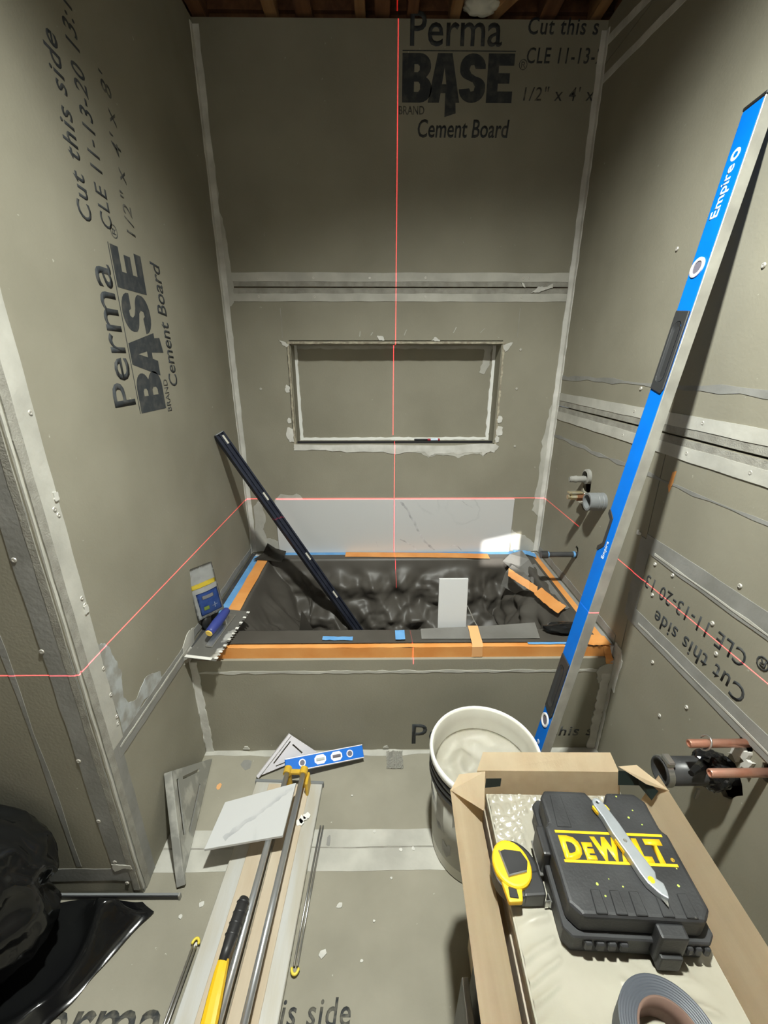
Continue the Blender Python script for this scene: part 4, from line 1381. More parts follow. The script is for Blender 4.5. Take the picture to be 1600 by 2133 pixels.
text_mesh('brand_lettering', 'Empire', 0.105, 0.024, 'white_print', lev, ML(0.004, 1.765), bold=.02)
bm = NB()
lathe(bm, [(.006, 0), (.0125, 0), (.0125, .0004), (.006, .0004)], LV @ Matrix.Translation((-.004, 1.890, LT / 2)), closed=True)
mk('brand_mark', bm, 'white_print', lev)
text_mesh('brand_lettering', 'Empire', 0.05, 0.012, 'white_print', lev, ML(0.012, 0.93), bold=.02)
text_mesh('brand_lettering', 'Empire', 0.09, 0.020, 'white_print', lev, ML(0.004, 0.225), bold=.02)

# ------------------------------------------------------------------ dark straightedge leaning into the tub
A0 = BAR0.copy()
A1 = BAR1.copy()
u = (A1 - A0).normalized()
wv = Vector((0.55, 0.75, 0.25))
wv = (wv - u * wv.dot(u)).normalized()
nv = u.cross(wv).normalized()
if nv.y > 0:
    nv = -nv
    wv = -wv
BV = frame_axes(wv, u, nv, A0)
bar = thing('straightedge', 'dark navy metal straightedge leaning from the left wall into the tub', 'straightedge', A1)
bl = (A1 - A0).length
bm = NB()
prism(bm, [(-.022, -.010), (.022, -.010), (.022, .012), (.015, .012), (.015, .003), (.004, .003), (.004, .009), (-.004, .009), (-.004, .003), (-.015, .003), (-.015, .012), (-.022, .012)], bl,
      BV @ frame_axes((1, 0, 0), (0, 0, 1), (0, 1, 0), (0, 0, 0)), 0)
mk('bar', bm, 'navy', bar)
bm = NB()
prism(bm, [(-.020, -.009), (.020, -.009), (.020, .011), (-.020, .011)], .004, BV @ frame_axes((1, 0, 0), (0, 0, 1), (0, 1, 0), (0, -.003, 0)), 0)
mk('end_plug', bm, 'grey_plastic', bar)
for yc in (0.012, 0.30, 0.64, 0.88):
    bm = NB()
    box(bm, (.004, yc, .0035), (.0145, yc + .04, .0055), 0, BV)
    mk('sticker', bm, 'silver_sticker', bar)

# ------------------------------------------------------------------ tile offcut standing on the tub liner
t = tag(NBobj := mk('tile_offcut', (lambda b: (box(b, (0.217, 0, 0.0), (0.324, 0.009, 0.212), .0006, Matrix.Translation((0, 1.350, RZ - .002)) @ Matrix.Rotation(R(-6), 4, 'X')), b)[1])(NB()), 'tile_b'),
        'small white tile offcut standing upright just inside the front tub rim', 'tile')
bm = NB()
tube(bm, [(0.3265, 1.366, 0.56), (0.354, 1.358, 0.50), (0.375, 1.352, 0.466)], .0022, 6)
tag(mk('plastic_tie', bm, 'bracket'), 'thin grey plastic tie beside the white tile offcut', 'tie')

# ------------------------------------------------------------------ trowel and bag on the tub corner
TM = Matrix.Translation((-0.585, 1.305, RZ + .028)) @ Matrix.Rotation(R(-10), 4, 'Z') @ Matrix.Rotation(R(6), 4, 'X')
tr = thing('notched_trowel', 'notched steel trowel with blue handle lying on a front tub corner', 'trowel', (-0.58, 1.30, RZ + .02))
out = [(-.058, -.130)]
n = 20
for k in range(n):
    y0 = -.130 + .26 * k / n
    out += [(.058, y0), (.058, y0 + .0065), (.051, y0 + .0065), (.051, y0 + .013)]
out += [(.058, .130), (-.058, .130)]
bm = NB()
prism(bm, out, .0012, TM)
mk('blade', bm, 'trowel_steel', tr)
bm = NB()
for k in range(9):
    yy = -.122 + .03 * k
    box(bm, (.046, yy, .0012), (.0585, yy + .009, .004), .001, TM)
box(bm, (-.058, -.130, .0012), (.04, -.118, .004), .001, TM)
mk('mortar_crust', bm, 'thin_white', tr)
bm = NB()
box(bm, (-.014, -.075, .0012), (.014, .10, .007), .002, TM)
box(bm, (-.008, .04, .006), (.008, .06, .045), .002, TM)
mk('mounting_bar', bm, 'steel', tr)
bm = NB()
lathe(bm, [(0, 0), (.013, 0), (.016, .01), (.018, .05), (.0165, .09), (.013, .125), (.009, .13), (0, .13)], TM @ frame_axes((1, 0, 0), (0, 0, 1), (0, 1, 0), (0, -.055, .048)), seg=20)
mk('handle', bm, 'handle_blue', tr, True)
bm = NB()
lathe(bm, [(0, -.003), (.010, -.003), (.0125, -.001), (.0125, .001)], TM @ frame_axes((1, 0, 0), (0, 0, 1), (0, 1, 0), (0, -.055, .048)), seg=20)
mk('handle_cap', bm, 'cap_yellow', tr)

bg = thing('spacer_bag', 'small plastic bag of tile spacers with blue and yellow label behind the trowel', 'bag', (-0.63, 1.40, RZ))
# local frame of the bag: x right, y up, leaning back on the wall
BX = Vector((0.62, 0.78, 0)).normalized()
BY = Vector((-0.10, -0.02, 0.99)).normalized()
BO = Vector((-0.668, 1.335, RZ + .060))
BG = frame_axes(BX, BY, BX.cross(BY).normalized(), BO)


def puff(x, y, front):
    k = math.sin(math.pi * min(1, max(0, x / .105))) * math.sin(math.pi * min(1, max(0, y / .15)))
    return (0.011 * max(0, k) if y < .15 else .001) * (1 if front else -.4) + .0015 * noise.noise(Vector((x * 50, y * 50, 3)))


def bag_patch(name, x0, x1, y0, y1, m, lift, back=False):
    bm = NB()
    nx, ny = 14, 20
    V = [[bm.verts.new(BG @ Vector((x0 + (x1 - x0) * i / nx, y0 + (y1 - y0) * j / ny, puff(x0 + (x1 - x0) * i / nx, y0 + (y1 - y0) * j / ny, not back) + lift))) for j in range(ny + 1)] for i in range(nx + 1)]
    for i in range(nx):
        for j in range(ny):
            bm.faces.new((V[i][j], V[i + 1][j], V[i + 1][j + 1], V[i][j + 1]))
    bmesh.ops.solidify(bm, geom=bm.faces[:], thickness=.0004)
    return mk(name, bm, m, bg, True)


bag_patch('pouch', 0, .105, 0, .205, 'clear_bag', 0)
bag_patch('pouch_back', 0, .105, 0, .205, 'clear_bag', -.002, True)
bag_patch('yellow_band', .004, .101, .125, .142, 'bag_yellow', .0012)
bag_patch('blue_label', .014, .098, .012, .105, 'bag_blue', .0012)
bag_patch('green_print', .028, .048, .032, .048, 'bag_green', .0022)
bag_patch('white_cross', .060, .082, .0385, .0415, 'white_print', .0022)
bag_patch('white_cross', .0695, .0725, .028, .052, 'white_print', .0022)
bag_patch('faded_print', .030, .075, .078, .092, 'print_grey', .0022)
bm = NB()
bmesh.ops.create_icosphere(bm, subdivisions=3, radius=1)
for v in bm.verts:
    k = 1 + .2 * noise.noise(v.co * 2.2)
    v.co = Vector((-0.657 + v.co.x * .015 * k, 1.372 + v.co.y * .024 * k, RZ + .032 + v.co.z * .032 * k))  # uneven black ellipsoid between the rim and the bag
tag(mk('black_lump', bm, 'black_soft', None, True), 'black lump under the bag of spacers', 'rim_lump')

# ------------------------------------------------------------------ mortar bucket
BC = Vector((0.297, 0.902, 0.0))
bk = thing('mortar_bucket', 'white plastic bucket smeared with thinset standing before the tub', 'bucket', BC)
MB_ = Matrix.Translation(BC) @ Matrix.Diagonal((1.03, 1.03, 1.04, 1))
bm = NB()
lathe(bm, [(0, .0), (.127, .0), (.131, .006), (.1445, .335), (.1475, .365), (.1455, .372), (.1415, .365), (.139, .335), (.127, .012), (0, .012)], MB_, 56)
mk('pail', bm, 'bucket', bk, True)
bm = NB()
lathe(bm, [(.1445, .352), (.1515, .354), (.1525, .366), (.149, .3735), (.1445, .373)], MB_, 56, closed=True)
mk('rim', bm, 'caulk', bk, True)
for z in (.334, .312, .292):
    bm = NB()
    lathe(bm, [(.1425, z), (.1505, z + .001), (.1505, z + .009), (.1430, z + .010)], MB_, 56, closed=True)
    mk('collar', bm, 'black', bk, True)
bm = NB()
lathe(bm, [(.1335, .05), (.1345, .05), (.1438, .285), (.1428, .285)], MB_, 56, closed=True)
mk('label_wrap', bm, 'bucket_label', bk, True)
for a0, h0, h1 in ((200, .15, .28), (226, .19, .285), (250, .12, .26), (175, .2, .28), (270, .16, .27), (212, .06, .13)):
    bm = NB()
    V = []
    for i in range(6):
        aa = R(a0 + i * 2.6)
        lo = h0 + random.uniform(0, .03)
        hi = h1 - random.uniform(0, .025)
        V.append([bm.verts.new(BC + Vector((math.cos(aa) * 1.03 * (.1345 + .0093 * (z - .05) / .235 + .0012), math.sin(aa) * 1.03 * (.1345 + .0093 * (z - .05) / .235 + .0012), z * 1.04))) for z in [lo + (hi - lo) * j / 4 for j in range(5)]])
    for i in range(5):
        for j in range(4):
            bm.faces.new((V[i][j], V[i + 1][j], V[i + 1][j + 1], V[i][j + 1]))
    bmesh.ops.solidify(bm, geom=bm.faces[:], thickness=-.0015)
    mk('thinset_smear', bm, 'thin_white', bk)
bm = NB()
N = 60
grid = {}
rings = 34
cv = bm.verts.new(BC + Vector((0, 0, .292)))
prevr = None
for r_ in range(1, rings + 1):
    rr = .1385 * r_ / rings
    cur = []
    for k in range(N):
        a = 2 * math.pi * k / N
        x, y = rr * math.cos(a), rr * math.sin(a)
        sw = a + rr * 26
        z = .282 + .013 * math.sin(2 * sw) * (r_ / rings) * (1 - (r_ / rings) ** 4) + .020 * noise.noise(Vector((x * 26, y * 26, 1.0))) * (1 - (r_ / rings) ** 6) + .03 * (r_ / rings) ** 8
        z += .030 * math.exp(-((x + .060) ** 2 + (y - .040) ** 2) / .0007) + .018 * math.exp(-((x - .02) ** 2 + (y - .01) ** 2) / .0012)
        cur.append(bm.verts.new(BC + Vector((x, y, z))))
    for k in range(N):
        j = (k + 1) % N
        if prevr is None:
            bm.faces.new((cv, cur[k], cur[j]))
        else:
            bm.faces.new((prevr[k], cur[k], cur[j], prevr[j]))
    prevr = cur
bmesh.ops.solidify(bm, geom=bm.faces[:], thickness=.004)
o = mk('mortar', bm, 'mortar', None, True)
tag(o, 'creamy mixed thinset mortar inside the bucket', 'mortar', kind='stuff')

# ------------------------------------------------------------------ carton with tiles
CR = Matrix.Translation((0.372, 0.345, 0)) @ Matrix.Rotation(R(-1.5), 4, 'Z')
ZT = 0.543
ct = thing('tile_carton', 'open cardboard tile carton with spread flaps holding wrapped tiles', 'carton', (0.372, 0.345, 0.43))
hx, hy = 0.163, 0.312


def cpart(name, poly3, m, th=.004):
    bm = NB()
    bm.faces.new([bm.verts.new(CR @ Vector(p)) for p in poly3])
    bmesh.ops.solidify(bm, geom=bm.faces[:], thickness=th)
    mk(name, bm, m, ct)


cpart('bottom', [(-hx, -hy, .43), (hx, -hy, .43), (hx, hy, .43), (-hx, hy, .43)], 'card')
cpart('side_flap', [(-hx, -hy, .432), (-hx, hy, .432), (-hx - .004, hy, .515), (-hx - .004, -hy, .515)], 'card')
cpart('side_flap', [(-hx - .004, -hy, .515), (-hx - .004, hy - .02, .515), (-hx - .075, hy - .045, .603), (-hx - .078, -hy, .600)], 'card')
cpart('side_wall', [(hx, -hy, .432), (hx, hy, .432), (hx + .040, hy - .01, .606), (hx + .040, -hy, .600)], 'card')
cpart('end_wall', [(-hx, hy, .432), (hx, hy, .432), (hx - .02, hy + .022, .574), (-hx - .005, hy + .022, .572)], 'card')
cpart('end_flap', [(-hx - .005, hy + .022, .572), (hx - .02, hy + .022, .574), (hx - .03, hy + .050, .598), (-hx + .012, hy + .050, .594)], 'card')
cpart('corner_flap', [(-hx - .074, hy - .047, .602), (-hx - .004, hy - .055, .555), (-hx + .01, hy + .012, .582), (-hx - .05, hy - .005, .594)], 'card', .003)
cpart('corner_tab', [(-hx - .002, hy - .062, .562), (-hx + .008, hy - .008, .584), (-hx + .01, hy - .008, .56), (-hx, hy - .062, .525)], 'card_print', .003)
cpart('corner_tab', [(-hx + .008, hy - .006, .584), (-hx + .042, hy - .002, .580), (-hx + .042, hy - .002, .556), (-hx + .008, hy - .006, .556)], 'card_print', .003)
cpart('corner_tab', [(hx - .03, hy + .012, .590), (hx + .010, hy + .008, .592), (hx + .012, hy - .002, .565), (hx - .03, hy + .002, .56)], 'card_print', .003)
cpart('corner_tab', [(hx + .010, hy + .008, .592), (hx + .028, hy - .035, .592), (hx + .020, hy - .035, .565), (hx + .012, hy - .002, .565)], 'card_print', .003)
cpart('corner_flap', [(hx - .025, hy + .022, .590), (hx + .012, hy + .020, .598), (hx + .042, hy - .045, .606), (hx + .012, hy - .020, .592)], 'card', .003)
# tiles in the carton
for k in range(7):
    bm = NB()
    dx = random.uniform(-.0015, .0015)
    z0 = .4345 + k * .0152
    box(bm, (-.1525 + dx, -.3045, z0), (.1525 + dx, .3045, z0 + .0148), .0008, CR)
    o = mk('boxed_tile', bm, 'film' if k == 6 else 'tile_body')
    tag(o, 'topmost beige backed tile in the open carton, glossy and ridged' if k == 6 else 'tile edge in the stack inside the open carton', 'tile', 'tiles stacked in the open carton')
# glossy film crumpled over the top tile
bm = NB()
nx, ny = 90, 180
ztop = .4345 + 6 * .0152 + .0148
V = []
for i in range(nx + 1):
    row = []
    for j in range(ny + 1):
        x = -.150 + .300 * i / nx
        y = -.300 + .600 * j / ny
        p = Vector((x, y, 0))
        far = smooth(.12, .2, y)
        z = .0008 + .0052 * abs(math.sin(110 * (y + 2.4 * (x + .05) ** 2 + .035 * noise.noise(p * 9)))) ** 5 * (1 - far) * smooth(0.0, .25, noise.noise(p * 9) + .12)
        wx_, wy_ = .012 * noise.noise(p * 25), .012 * noise.noise(p * 25 + Vector((7, 3, 1)))
        z += far * .0085 * abs(math.sin(190 * (x + wx_) + 60 * y) * math.sin(190 * (y + wy_) - 50 * x)) * (.6 + .8 * abs(noise.noise(p * 40)))
        z += .0008 * noise.noise(p * 30) + .0012 * abs(noise.noise(p * 55))
        if (abs(x - .033) < .125 and -.128 < y - .147 < .112) or math.hypot(x - .008, y + .062) < .072 or math.hypot(x + .136, y - .147) < .058:
            z = min(z, .0022)
        row.append(bm.verts.new(CR @ Vector((x, y, ztop + max(.0003, z)))))
    V.append(row)
for i in range(nx):
    for j in range(ny):
        bm.faces.new((V[i][j], V[i + 1][j], V[i + 1][j + 1], V[i][j + 1]))
o = mk('wrapping_film', bm, 'film_top', None, True)
tag(o, 'shiny rippled plastic film covering the tiles in the open carton', 'plastic film')
ZS = ztop + .0026
# closed cartons that carry the open one
for k, (z0, z1) in enumerate(((0.0, .142), (.143, .285), (.286, .428))):
    bm = NB()
    box(bm, (-.158, -.31, z0), (.158, .295, z1), .003, CR)
    o = mk('closed_carton', bm, 'card')
    tag(o, ('closed cardboard carton on the floor, lowest of the stack', 'closed cardboard carton, middle of the stack', 'closed cardboard carton just under the open tile carton')[k], 'carton', 'closed cartons under the open carton')
# boards leaning on the carton stack
for k, (x, y, h, lab) in enumerate(((0.196, 0.385, 0.445, 'grey tile slab standing on edge nearest the carton stack'), (0.168, 0.36, 0.405, 'middle grey tile slab standing on edge by the cartons'),
                                    (0.140, 0.335, 0.372, 'outer grey tile slab standing on edge by the cartons'))):
    bm = NB()
    box(bm, (-.006, -.32, 0), (.006, 0.10, h), .001, Matrix.Translation((x - .004, y, 0.0008)) @ Matrix.Rotation(R(-1.5), 4, 'Z') @ Matrix.Rotation(R(2.0), 4, 'Y'))
    tag(mk('tile_slab', bm, 'thin_grey'), lab, 'tile', 'slabs standing beside the cartons')

# ------------------------------------------------------------------ tool case
KM = Matrix.Translation((0.405, 0.492, ZS)) @ Matrix.Rotation(R(-3), 4, 'Z')
kc = thing('tool_case', 'black plastic tool case with yellow lettering lying on the carton', 'tool case', (0.405, 0.492, ZS))
wx, wy = .112, .105


def chamf(x0, x1, y0, y1, c, extra=None):
    return [(x0 + c, y0), (x1 - c, y0), (x1, y0 + c), (x1, y1 - c), (x1 - c, y1), (x0 + c, y1), (x0, y1 - c), (x0, y0 + c)]


def lidpoly(s, c):
    x, y = wx - s, wy - s
    return [(-x + c, -y), (x - c, -y), (x, -y + c), (x, y * .25), (x - .008, y * .33), (x - .008, y - c), (x - .022, y), (.032, y), (.020, y - .020), (.002, y - .020), (-.008, y), (-x + .02, y), (-x + .008, y - c),
            (-x + .008, y * .38), (-x, y * .3), (-x, -y + c)]


bm = NB()
prism(bm, lidpoly(0, .012), .034, KM, .003, seg=2)
mk('lower_shell', bm, 'case', kc)
bm = NB()
prism(bm, lidpoly(-.0035, .012), .008, KM @ Matrix.Translation((0, 0, .036)), .002)
mk('seam_flange', bm, 'case', kc)
bm = NB()
prism(bm, lidpoly(.004, .016), .040, KM @ Matrix.Translation((0, 0, .043)), .007, seg=3)
lid = mk('lid', bm, 'case', kc)
ZL = .083
for x in (-.07, -.04, -.01, .03, .065):
    bm = NB()
    prism(bm, [(x, -.098), (x + .018, -.098), (x + .018, -.066), (x + .003, -.066)], .0028, KM @ Matrix.Translation((0, 0, ZL - .0006)), .001)
    mk('lid_rib', bm, 'case', lid)
bm = NB()
prism(bm, [(-.086, .03), (-.06, .03), (-.06, .09), (-.080, .09)], .002, KM @ Matrix.Translation((0, 0, ZL - .0006)), .0008)
mk('lid_pad', bm, 'case', kc)
bm = NB()
box(bm, (.018, -wy - .014, .012), (.060, -wy + .006, .074), .004, KM, 2)
box(bm, (.022, -wy - .020, .004), (.056, -wy - .008, .036), .003, KM, 2)
mk('front_latch', bm, 'case', kc)
for x0, x1 in [(-.085 + k * .018, -.072 + k * .018) for k in range(4)] + [(.070 + k * .013, .079 + k * .013) for k in range(3)]:
    bm = NB()
    box(bm, (x0, -wy - .008, .020), (x1, -wy + .006, .036), .002, KM)
    mk('hinge_knuckle', bm, 'case', kc)
bm = NB()
box(bm, (-wx - .009, -.010, .014), (-wx + .006, .040, .072), .004, KM, 2)
mk('side_latch', bm, 'black', kc)
bm = NB()
prism(bm, [(-wx - .0105, -.014), (-wx - .004, -.014), (-wx - .004, .044), (-wx - .0105, .044)], .003, KM @ Matrix.Translation((0, 0, .020)), .0006)
mk('latch_wire', bm, 'steel', kc)
LM = lambda x, y: KM @ Matrix.Translation((x, y, ZL + .0003))
for y in (.0195, -.028):
    bm = NB()
    box(bm, (-.093, y, 0), (.095, y + .0045, .0005), 0, LM(0, 0))
    mk('yellow_rule', bm, 'yellow', kc)
for s, x, w, h in (('D', -.090, .034, .036), ('E', -.0535, .018, .026), ('W', -.035, .046, .036), ('A', .006, .032, .036), ('L', .037, .022, .036), ('T', .057, .030, .036)):
    text_mesh('brand_lettering', s, w, h, 'yellow', kc, LM(x, -.0205), bold=.062)
text_mesh('brand_lettering', '\u00ae', .006, .006, 'yellow', kc, LM(.088, -.020))
bm = NB()
for x, y, r_ in ((-.052, -.058, .0022), (-.046, -.074, .0016), (.005, -.082, .0022), (-.012, -.060, .0014), (.078, -.055, .002), (.078, -.078, .0014), (.052, .052, .002), (.066, .066, .0014), (.048, .092, .0016),
                 (.04, -.086, .0016), (.07, .04, .0013), (-.03, -.05, .001), (.09, -.03, .0012)):
    lathe(bm, [(0, .0006), (r_, .0004), (r_, 0)], LM(x, y), 8)
mk('paint_specks', bm, 'speck', kc)['kind'] = 'stuff'

# utility knife on the case
UK = KM @ Matrix.Translation((-.001, .078, ZL + .001)) @ Matrix.Rotation(R(-75), 4, 'Z')
kn = thing('utility_knife', 'grey metal utility knife with yellow details lying on the black case', 'knife', KM @ Vector((0.01, 0, ZL)))
bm = NB()
prism(bm, [(0, -.004), (.004, -.009), (.012, -.011), (.035, -.010), (.06, -.0125), (.10, -.0115), (.125, -.013), (.140, -.012), (.158, -.004), (.166, .004), (.158, .009), (.146, .013), (.138, .007), (.130, .0125),
           (.09, .0105), (.05, .0115), (.02, .010), (.006, .008), (0, .003)], .013, UK, .0022, seg=2, holes=[[(.0085 + .0026 * math.cos(2 * math.pi * k / 12), -.001 + .0026 * math.sin(2 * math.pi * k / 12)) for k in range(12)]])
mk('body', bm, 'knife_grey', kn)
bm = NB()
prism(bm, [(.010, -.0135), (.022, -.0125), (.026, -.010), (.010, -.010)], .008, UK @ Matrix.Translation((0, 0, .002)), .001)
mk('yellow_trim', bm, 'yellow', kn)
bm = NB()
prism(bm, [(.012, .009), (.026, .0105), (.024, .0145), (.014, .013)], .008, UK @ Matrix.Translation((0, 0, .002)), .001)
mk('yellow_trim', bm, 'yellow', kn)
bm = NB()
prism(bm, [(.035, .010), (.050, .0105), (.050, .013), (.038, .012)], .008, UK @ Matrix.Translation((0, 0, .002)), .001)
mk('yellow_trim', bm, 'yellow', kn)
bm = NB()
prism(bm, [(.070, -.0135), (.092, -.0128), (.092, -.0115), (.070, -.012)], .007, UK @ Matrix.Translation((0, 0, .002)), .0006)
mk('yellow_trim', bm, 'yellow', kn)
bm = NB()
lathe(bm, [(0, .0135), (.004, .0135), (.0052, .013), (.0052, .010)], UK @ Matrix.Translation((.138, -.003, 0)), 16)
mk('release_button', bm, 'yellow', kn)
bm = NB()
lathe(bm, [(0, .0136), (.0028, .0138), (.0034, .013), (.0034, .010)], UK @ Matrix.Translation((.078, 0, 0)), 14)
mk('screw', bm, 'steel', kn)
bm = NB()
prism(bm, [(.156, -.004), (.172, -.0015), (.166, .003), (.156, .003)], .0008, UK @ Matrix.Translation((0, 0, .006)))
mk('blade', bm, 'steel', kn)

# ------------------------------------------------------------------ tape measure
MM = Matrix.Translation((0.236, 0.492, ZS)) @ Matrix.Rotation(R(8), 4, 'Z') @ Matrix.Diagonal((.90, .95, 1, 1))
tm = thing('tape_measure', 'yellow and black tape measure lying beside the tool case', 'tape measure', (0.254, 0.492, ZS))


def egg(sx, sy, n=26, flat=.0):
    return [(sx * math.cos(2 * math.pi * k / n), sy * math.sin(2 * math.pi * k / n) * (1 if math.sin(2 * math.pi * k / n) > 0 else .92)) for k in range(n)]


bm = NB()
prism(bm, [(x + .004, y) for x, y in egg(.046, .050)] , .030, MM, .005, seg=2)
mk('rubber_shell', bm, 'black', tm)
bm = NB()
prism(bm, [(.0, -.046), (.042, -.050), (.046, -.034), (.046, -.010), (.010, -.010)], .032, MM, .004, seg=2)
mk('nose_guard', bm, 'black', tm)
bm = NB()
pts = [(x - .003, y + .002) for x, y in egg(.037, .043)]
prism(bm, pts, .014, MM @ Matrix.Translation((0, 0, .026)), .006, seg=3)
prism(bm, [(-.034, -.052), (-.008, -.055), (.002, -.03), (.0, .0), (-.034, .0)], .012, MM @ Matrix.Translation((0, 0, .024)), .004, seg=2)
mk('yellow_body', bm, 'yellow', tm)
bm = NB()
prism(bm, [(-.018, -.016), (.020, -.014), (.028, .0), (.022, .018), (-.008, .026), (-.020, .024)], .004, MM @ Matrix.Translation((0, 0, .039)), .001)
mk('belt_clip', bm, 'black', tm)
bm = NB()
prism(bm, [(-.0205, -.018), (-.0175, -.018), (-.0185, .026), (-.0215, .026)], .0048, MM @ Matrix.Translation((0, 0, .039)), .0006)
prism(bm, [(-.0205, -.019), (.018, -.017), (.020, -.0135), (-.0205, -.0155)], .0048, MM @ Matrix.Translation((0, 0, .039)), .0006)
mk('clip_edge', bm, 'steel', tm)
bm = NB()
prism(bm, [(-.030, -.046), (-.014, -.05), (-.012, -.036), (-.026, -.030)], .0022, MM @ Matrix.Translation((0, 0, .035)), .0008)
mk('lock_button', bm, 'black_soft', tm)
bm = NB()
box(bm, (.040, -.0535, .004), (.052, -.0515, .020), .0005, MM)
box(bm, (.049, -.0555, .004), (.052, -.0415, .020), .0005, MM)
mk('end_hook', bm, 'steel', tm)

# duct tape roll
DM = Matrix.Translation((0.380, 0.283, ZS - .0002))
dt = thing('duct_tape_roll', 'grey duct tape roll lying flat on the carton', 'tape roll', (0.380, 0.283, ZS))
bm = NB()
prof = [(.040, 0), (.063, 0)] + [(.063, .0 + .048)] + [(.040 + .023 * (1 - k / 14), .048 + (.0006 if k % 2 else 0)) for k in range(1, 14)] + [(.040, .048)]
lathe(bm, prof, DM, 56, closed=True)
mk('tape_winding', bm, 'duct', dt, False)
bm = NB()
lathe(bm, [(.0375, 0), (.0405, 0), (.0405, .0485), (.0375, .0485)], DM, 56, closed=True)
mk('cardboard_core', bm, 'core', dt, True)

# ------------------------------------------------------------------ tile cutter
CA = Vector((-0.3235, 1.088, 0))
CB = Vector((-0.3605, 0.33, 0))
cv_ = (CA - CB).normalized()
CM = frame_axes((cv_.y, -cv_.x, 0), cv_, (0, 0, 1), CB)
CL = (CA - CB).length
tc = thing('tile_cutter', 'manual tile cutter with chrome rails and yellow handle on the floor', 'tile cutter', CB)
hw = .118
bm = NB()
box(bm, (-hw, 0, .004), (hw, CL, .020), .002, CM)
mk('base_plate', bm, 'cutter_base', tc)
for a, b in ((-.070, -.004), (.004, .075)):
    bm = NB()
    box(bm, (a, .01, .020), (b, CL - .01, .0235), .001, CM)
    mk('rubber_pad', bm, 'cutter_pad', tc)
bm = NB()
prism(bm, [(-.004, 0), (.004, 0), (0, .0085)], CL - .03, CM @ frame_axes((1, 0, 0), (0, 0, 1), (0, 1, 0), (.001, .015, .020)))
mk('breaking_ridge', bm, 'steel', tc)
for x in (.002, .058):
    bm = NB()
    cyl(bm, CM @ Vector((x, .004, .088)), CM @ Vector((x, CL - .006, .088)), .0088, seg=24)
    mk('chrome_rail', bm, 'chrome', tc, True)
bm = NB()
for x in (.002, .058):
    lathe(bm, [(.009, -.012), (.0135, -.012), (.0135, .012), (.009, .012)], CM @ frame_axes((1, 0, 0), (0, 0, 1), (0, 1, 0), (x, CL - .012, .088)), 20, closed=True)
    box(bm, (x - .011, CL - .022, .020), (x + .011, CL - .004, .084), .003, CM)
box(bm, (.012, CL - .020, .078), (.048, CL - .004, .092), .003, CM)
box(bm, (.068, CL - .05, .020), (.078, CL - .004, .080), .003, CM)
mk('end_bracket', bm, 'yellow_tool', tc)
bm = NB()
box(bm, (-hw - .004, CL - .004, .002), (hw + .004, CL + .006, .024), .002, CM)
mk('end_bar', bm, 'grey_plastic', tc)
# carriage, lever and grip
bm = NB()
box(bm, (-.014, .06, .070), (.074, .13, .108), .006, CM, 2)
mk('carriage', bm, 'yellow_tool', tc)
bm = NB()
hp = [(-.004, .075, .108), (-.005, .10, .116), (-.007, .14, .126), (-.009, .18, .133), (-.011, .215, .137), (-.012, .238, .138)]
hws = [.020, .0195, .0185, .017, .015, .0125]
rows = []
for p, w_ in zip(hp, hws):
    rows.append([bm.verts.new(CM @ (Vector(p) + Vector((sx * w_, 0, sz)))) for sx, sz in ((-1, -.004), (-.8, .004), (-.35, .007), (.35, .007), (.8, .004), (1, -.004), (.8, -.007), (-.8, -.007))])
for a, b in zip(rows, rows[1:]):
    for k in range(8):
        bm.faces.new((a[k], a[(k + 1) % 8], b[(k + 1) % 8], b[k]))
bm.faces.new(rows[0])
bm.faces.new(rows[-1][::-1])
mk('lever', bm, 'yellow', tc)
bm = NB()
gp = [(-.012, .232, .138), (-.011, .255, .137), (-.010, .280, .135), (-.009, .310, .132), (-.008, .340, .129), (-.007, .357, .127)]
tube(bm, [CM @ Vector(p) for p in gp], [.0105, .012, .0145, .0145, .0145, .0125], 16)
mk('grip', bm, 'black', tc, True)
bm = NB()
for k in range(4):
    p = Vector(gp[2]).lerp(Vector(gp[5]), k / 3.4)
    lathe(bm, [(.0135, -.003), (.0165, 0), (.0135, .003)], CM @ frame_axes((1, 0, 0), (0, 0, 1), (0, 1, 0), p), 16)
mk('grip_ridge', bm, 'black', tc, True)
# folding side arms of bent rod
for pts, tip in (([(hw + .022, .620, .012), (hw + .018, .45, .012), (hw + .016, .285, .012)], 2), ([(-hw - .016, .312, .012), (-hw - .018, .20, .012), (-hw - .02, .05, .012)], 0)):
    bm = NB()
    for s in (-.0042, .0042):
        tube(bm, [CM @ (Vector(p) + Vector((s, 0, 0))) for p in pts], .0028, 8)
    mk('side_arm', bm, 'steel', tc, True)
    bm = NB()
    e = Vector(pts[tip])
    sg = -1 if tip else 1
    tube(bm, [CM @ (e + Vector((.0085 * math.cos(a), sg * .012 * math.sin(a) + sg * .004, 0))) for a in [math.pi * k / 10 for k in range(11)]], .0034, 8)
    mk('arm_loop', bm, 'bag_yellow', tc, True)

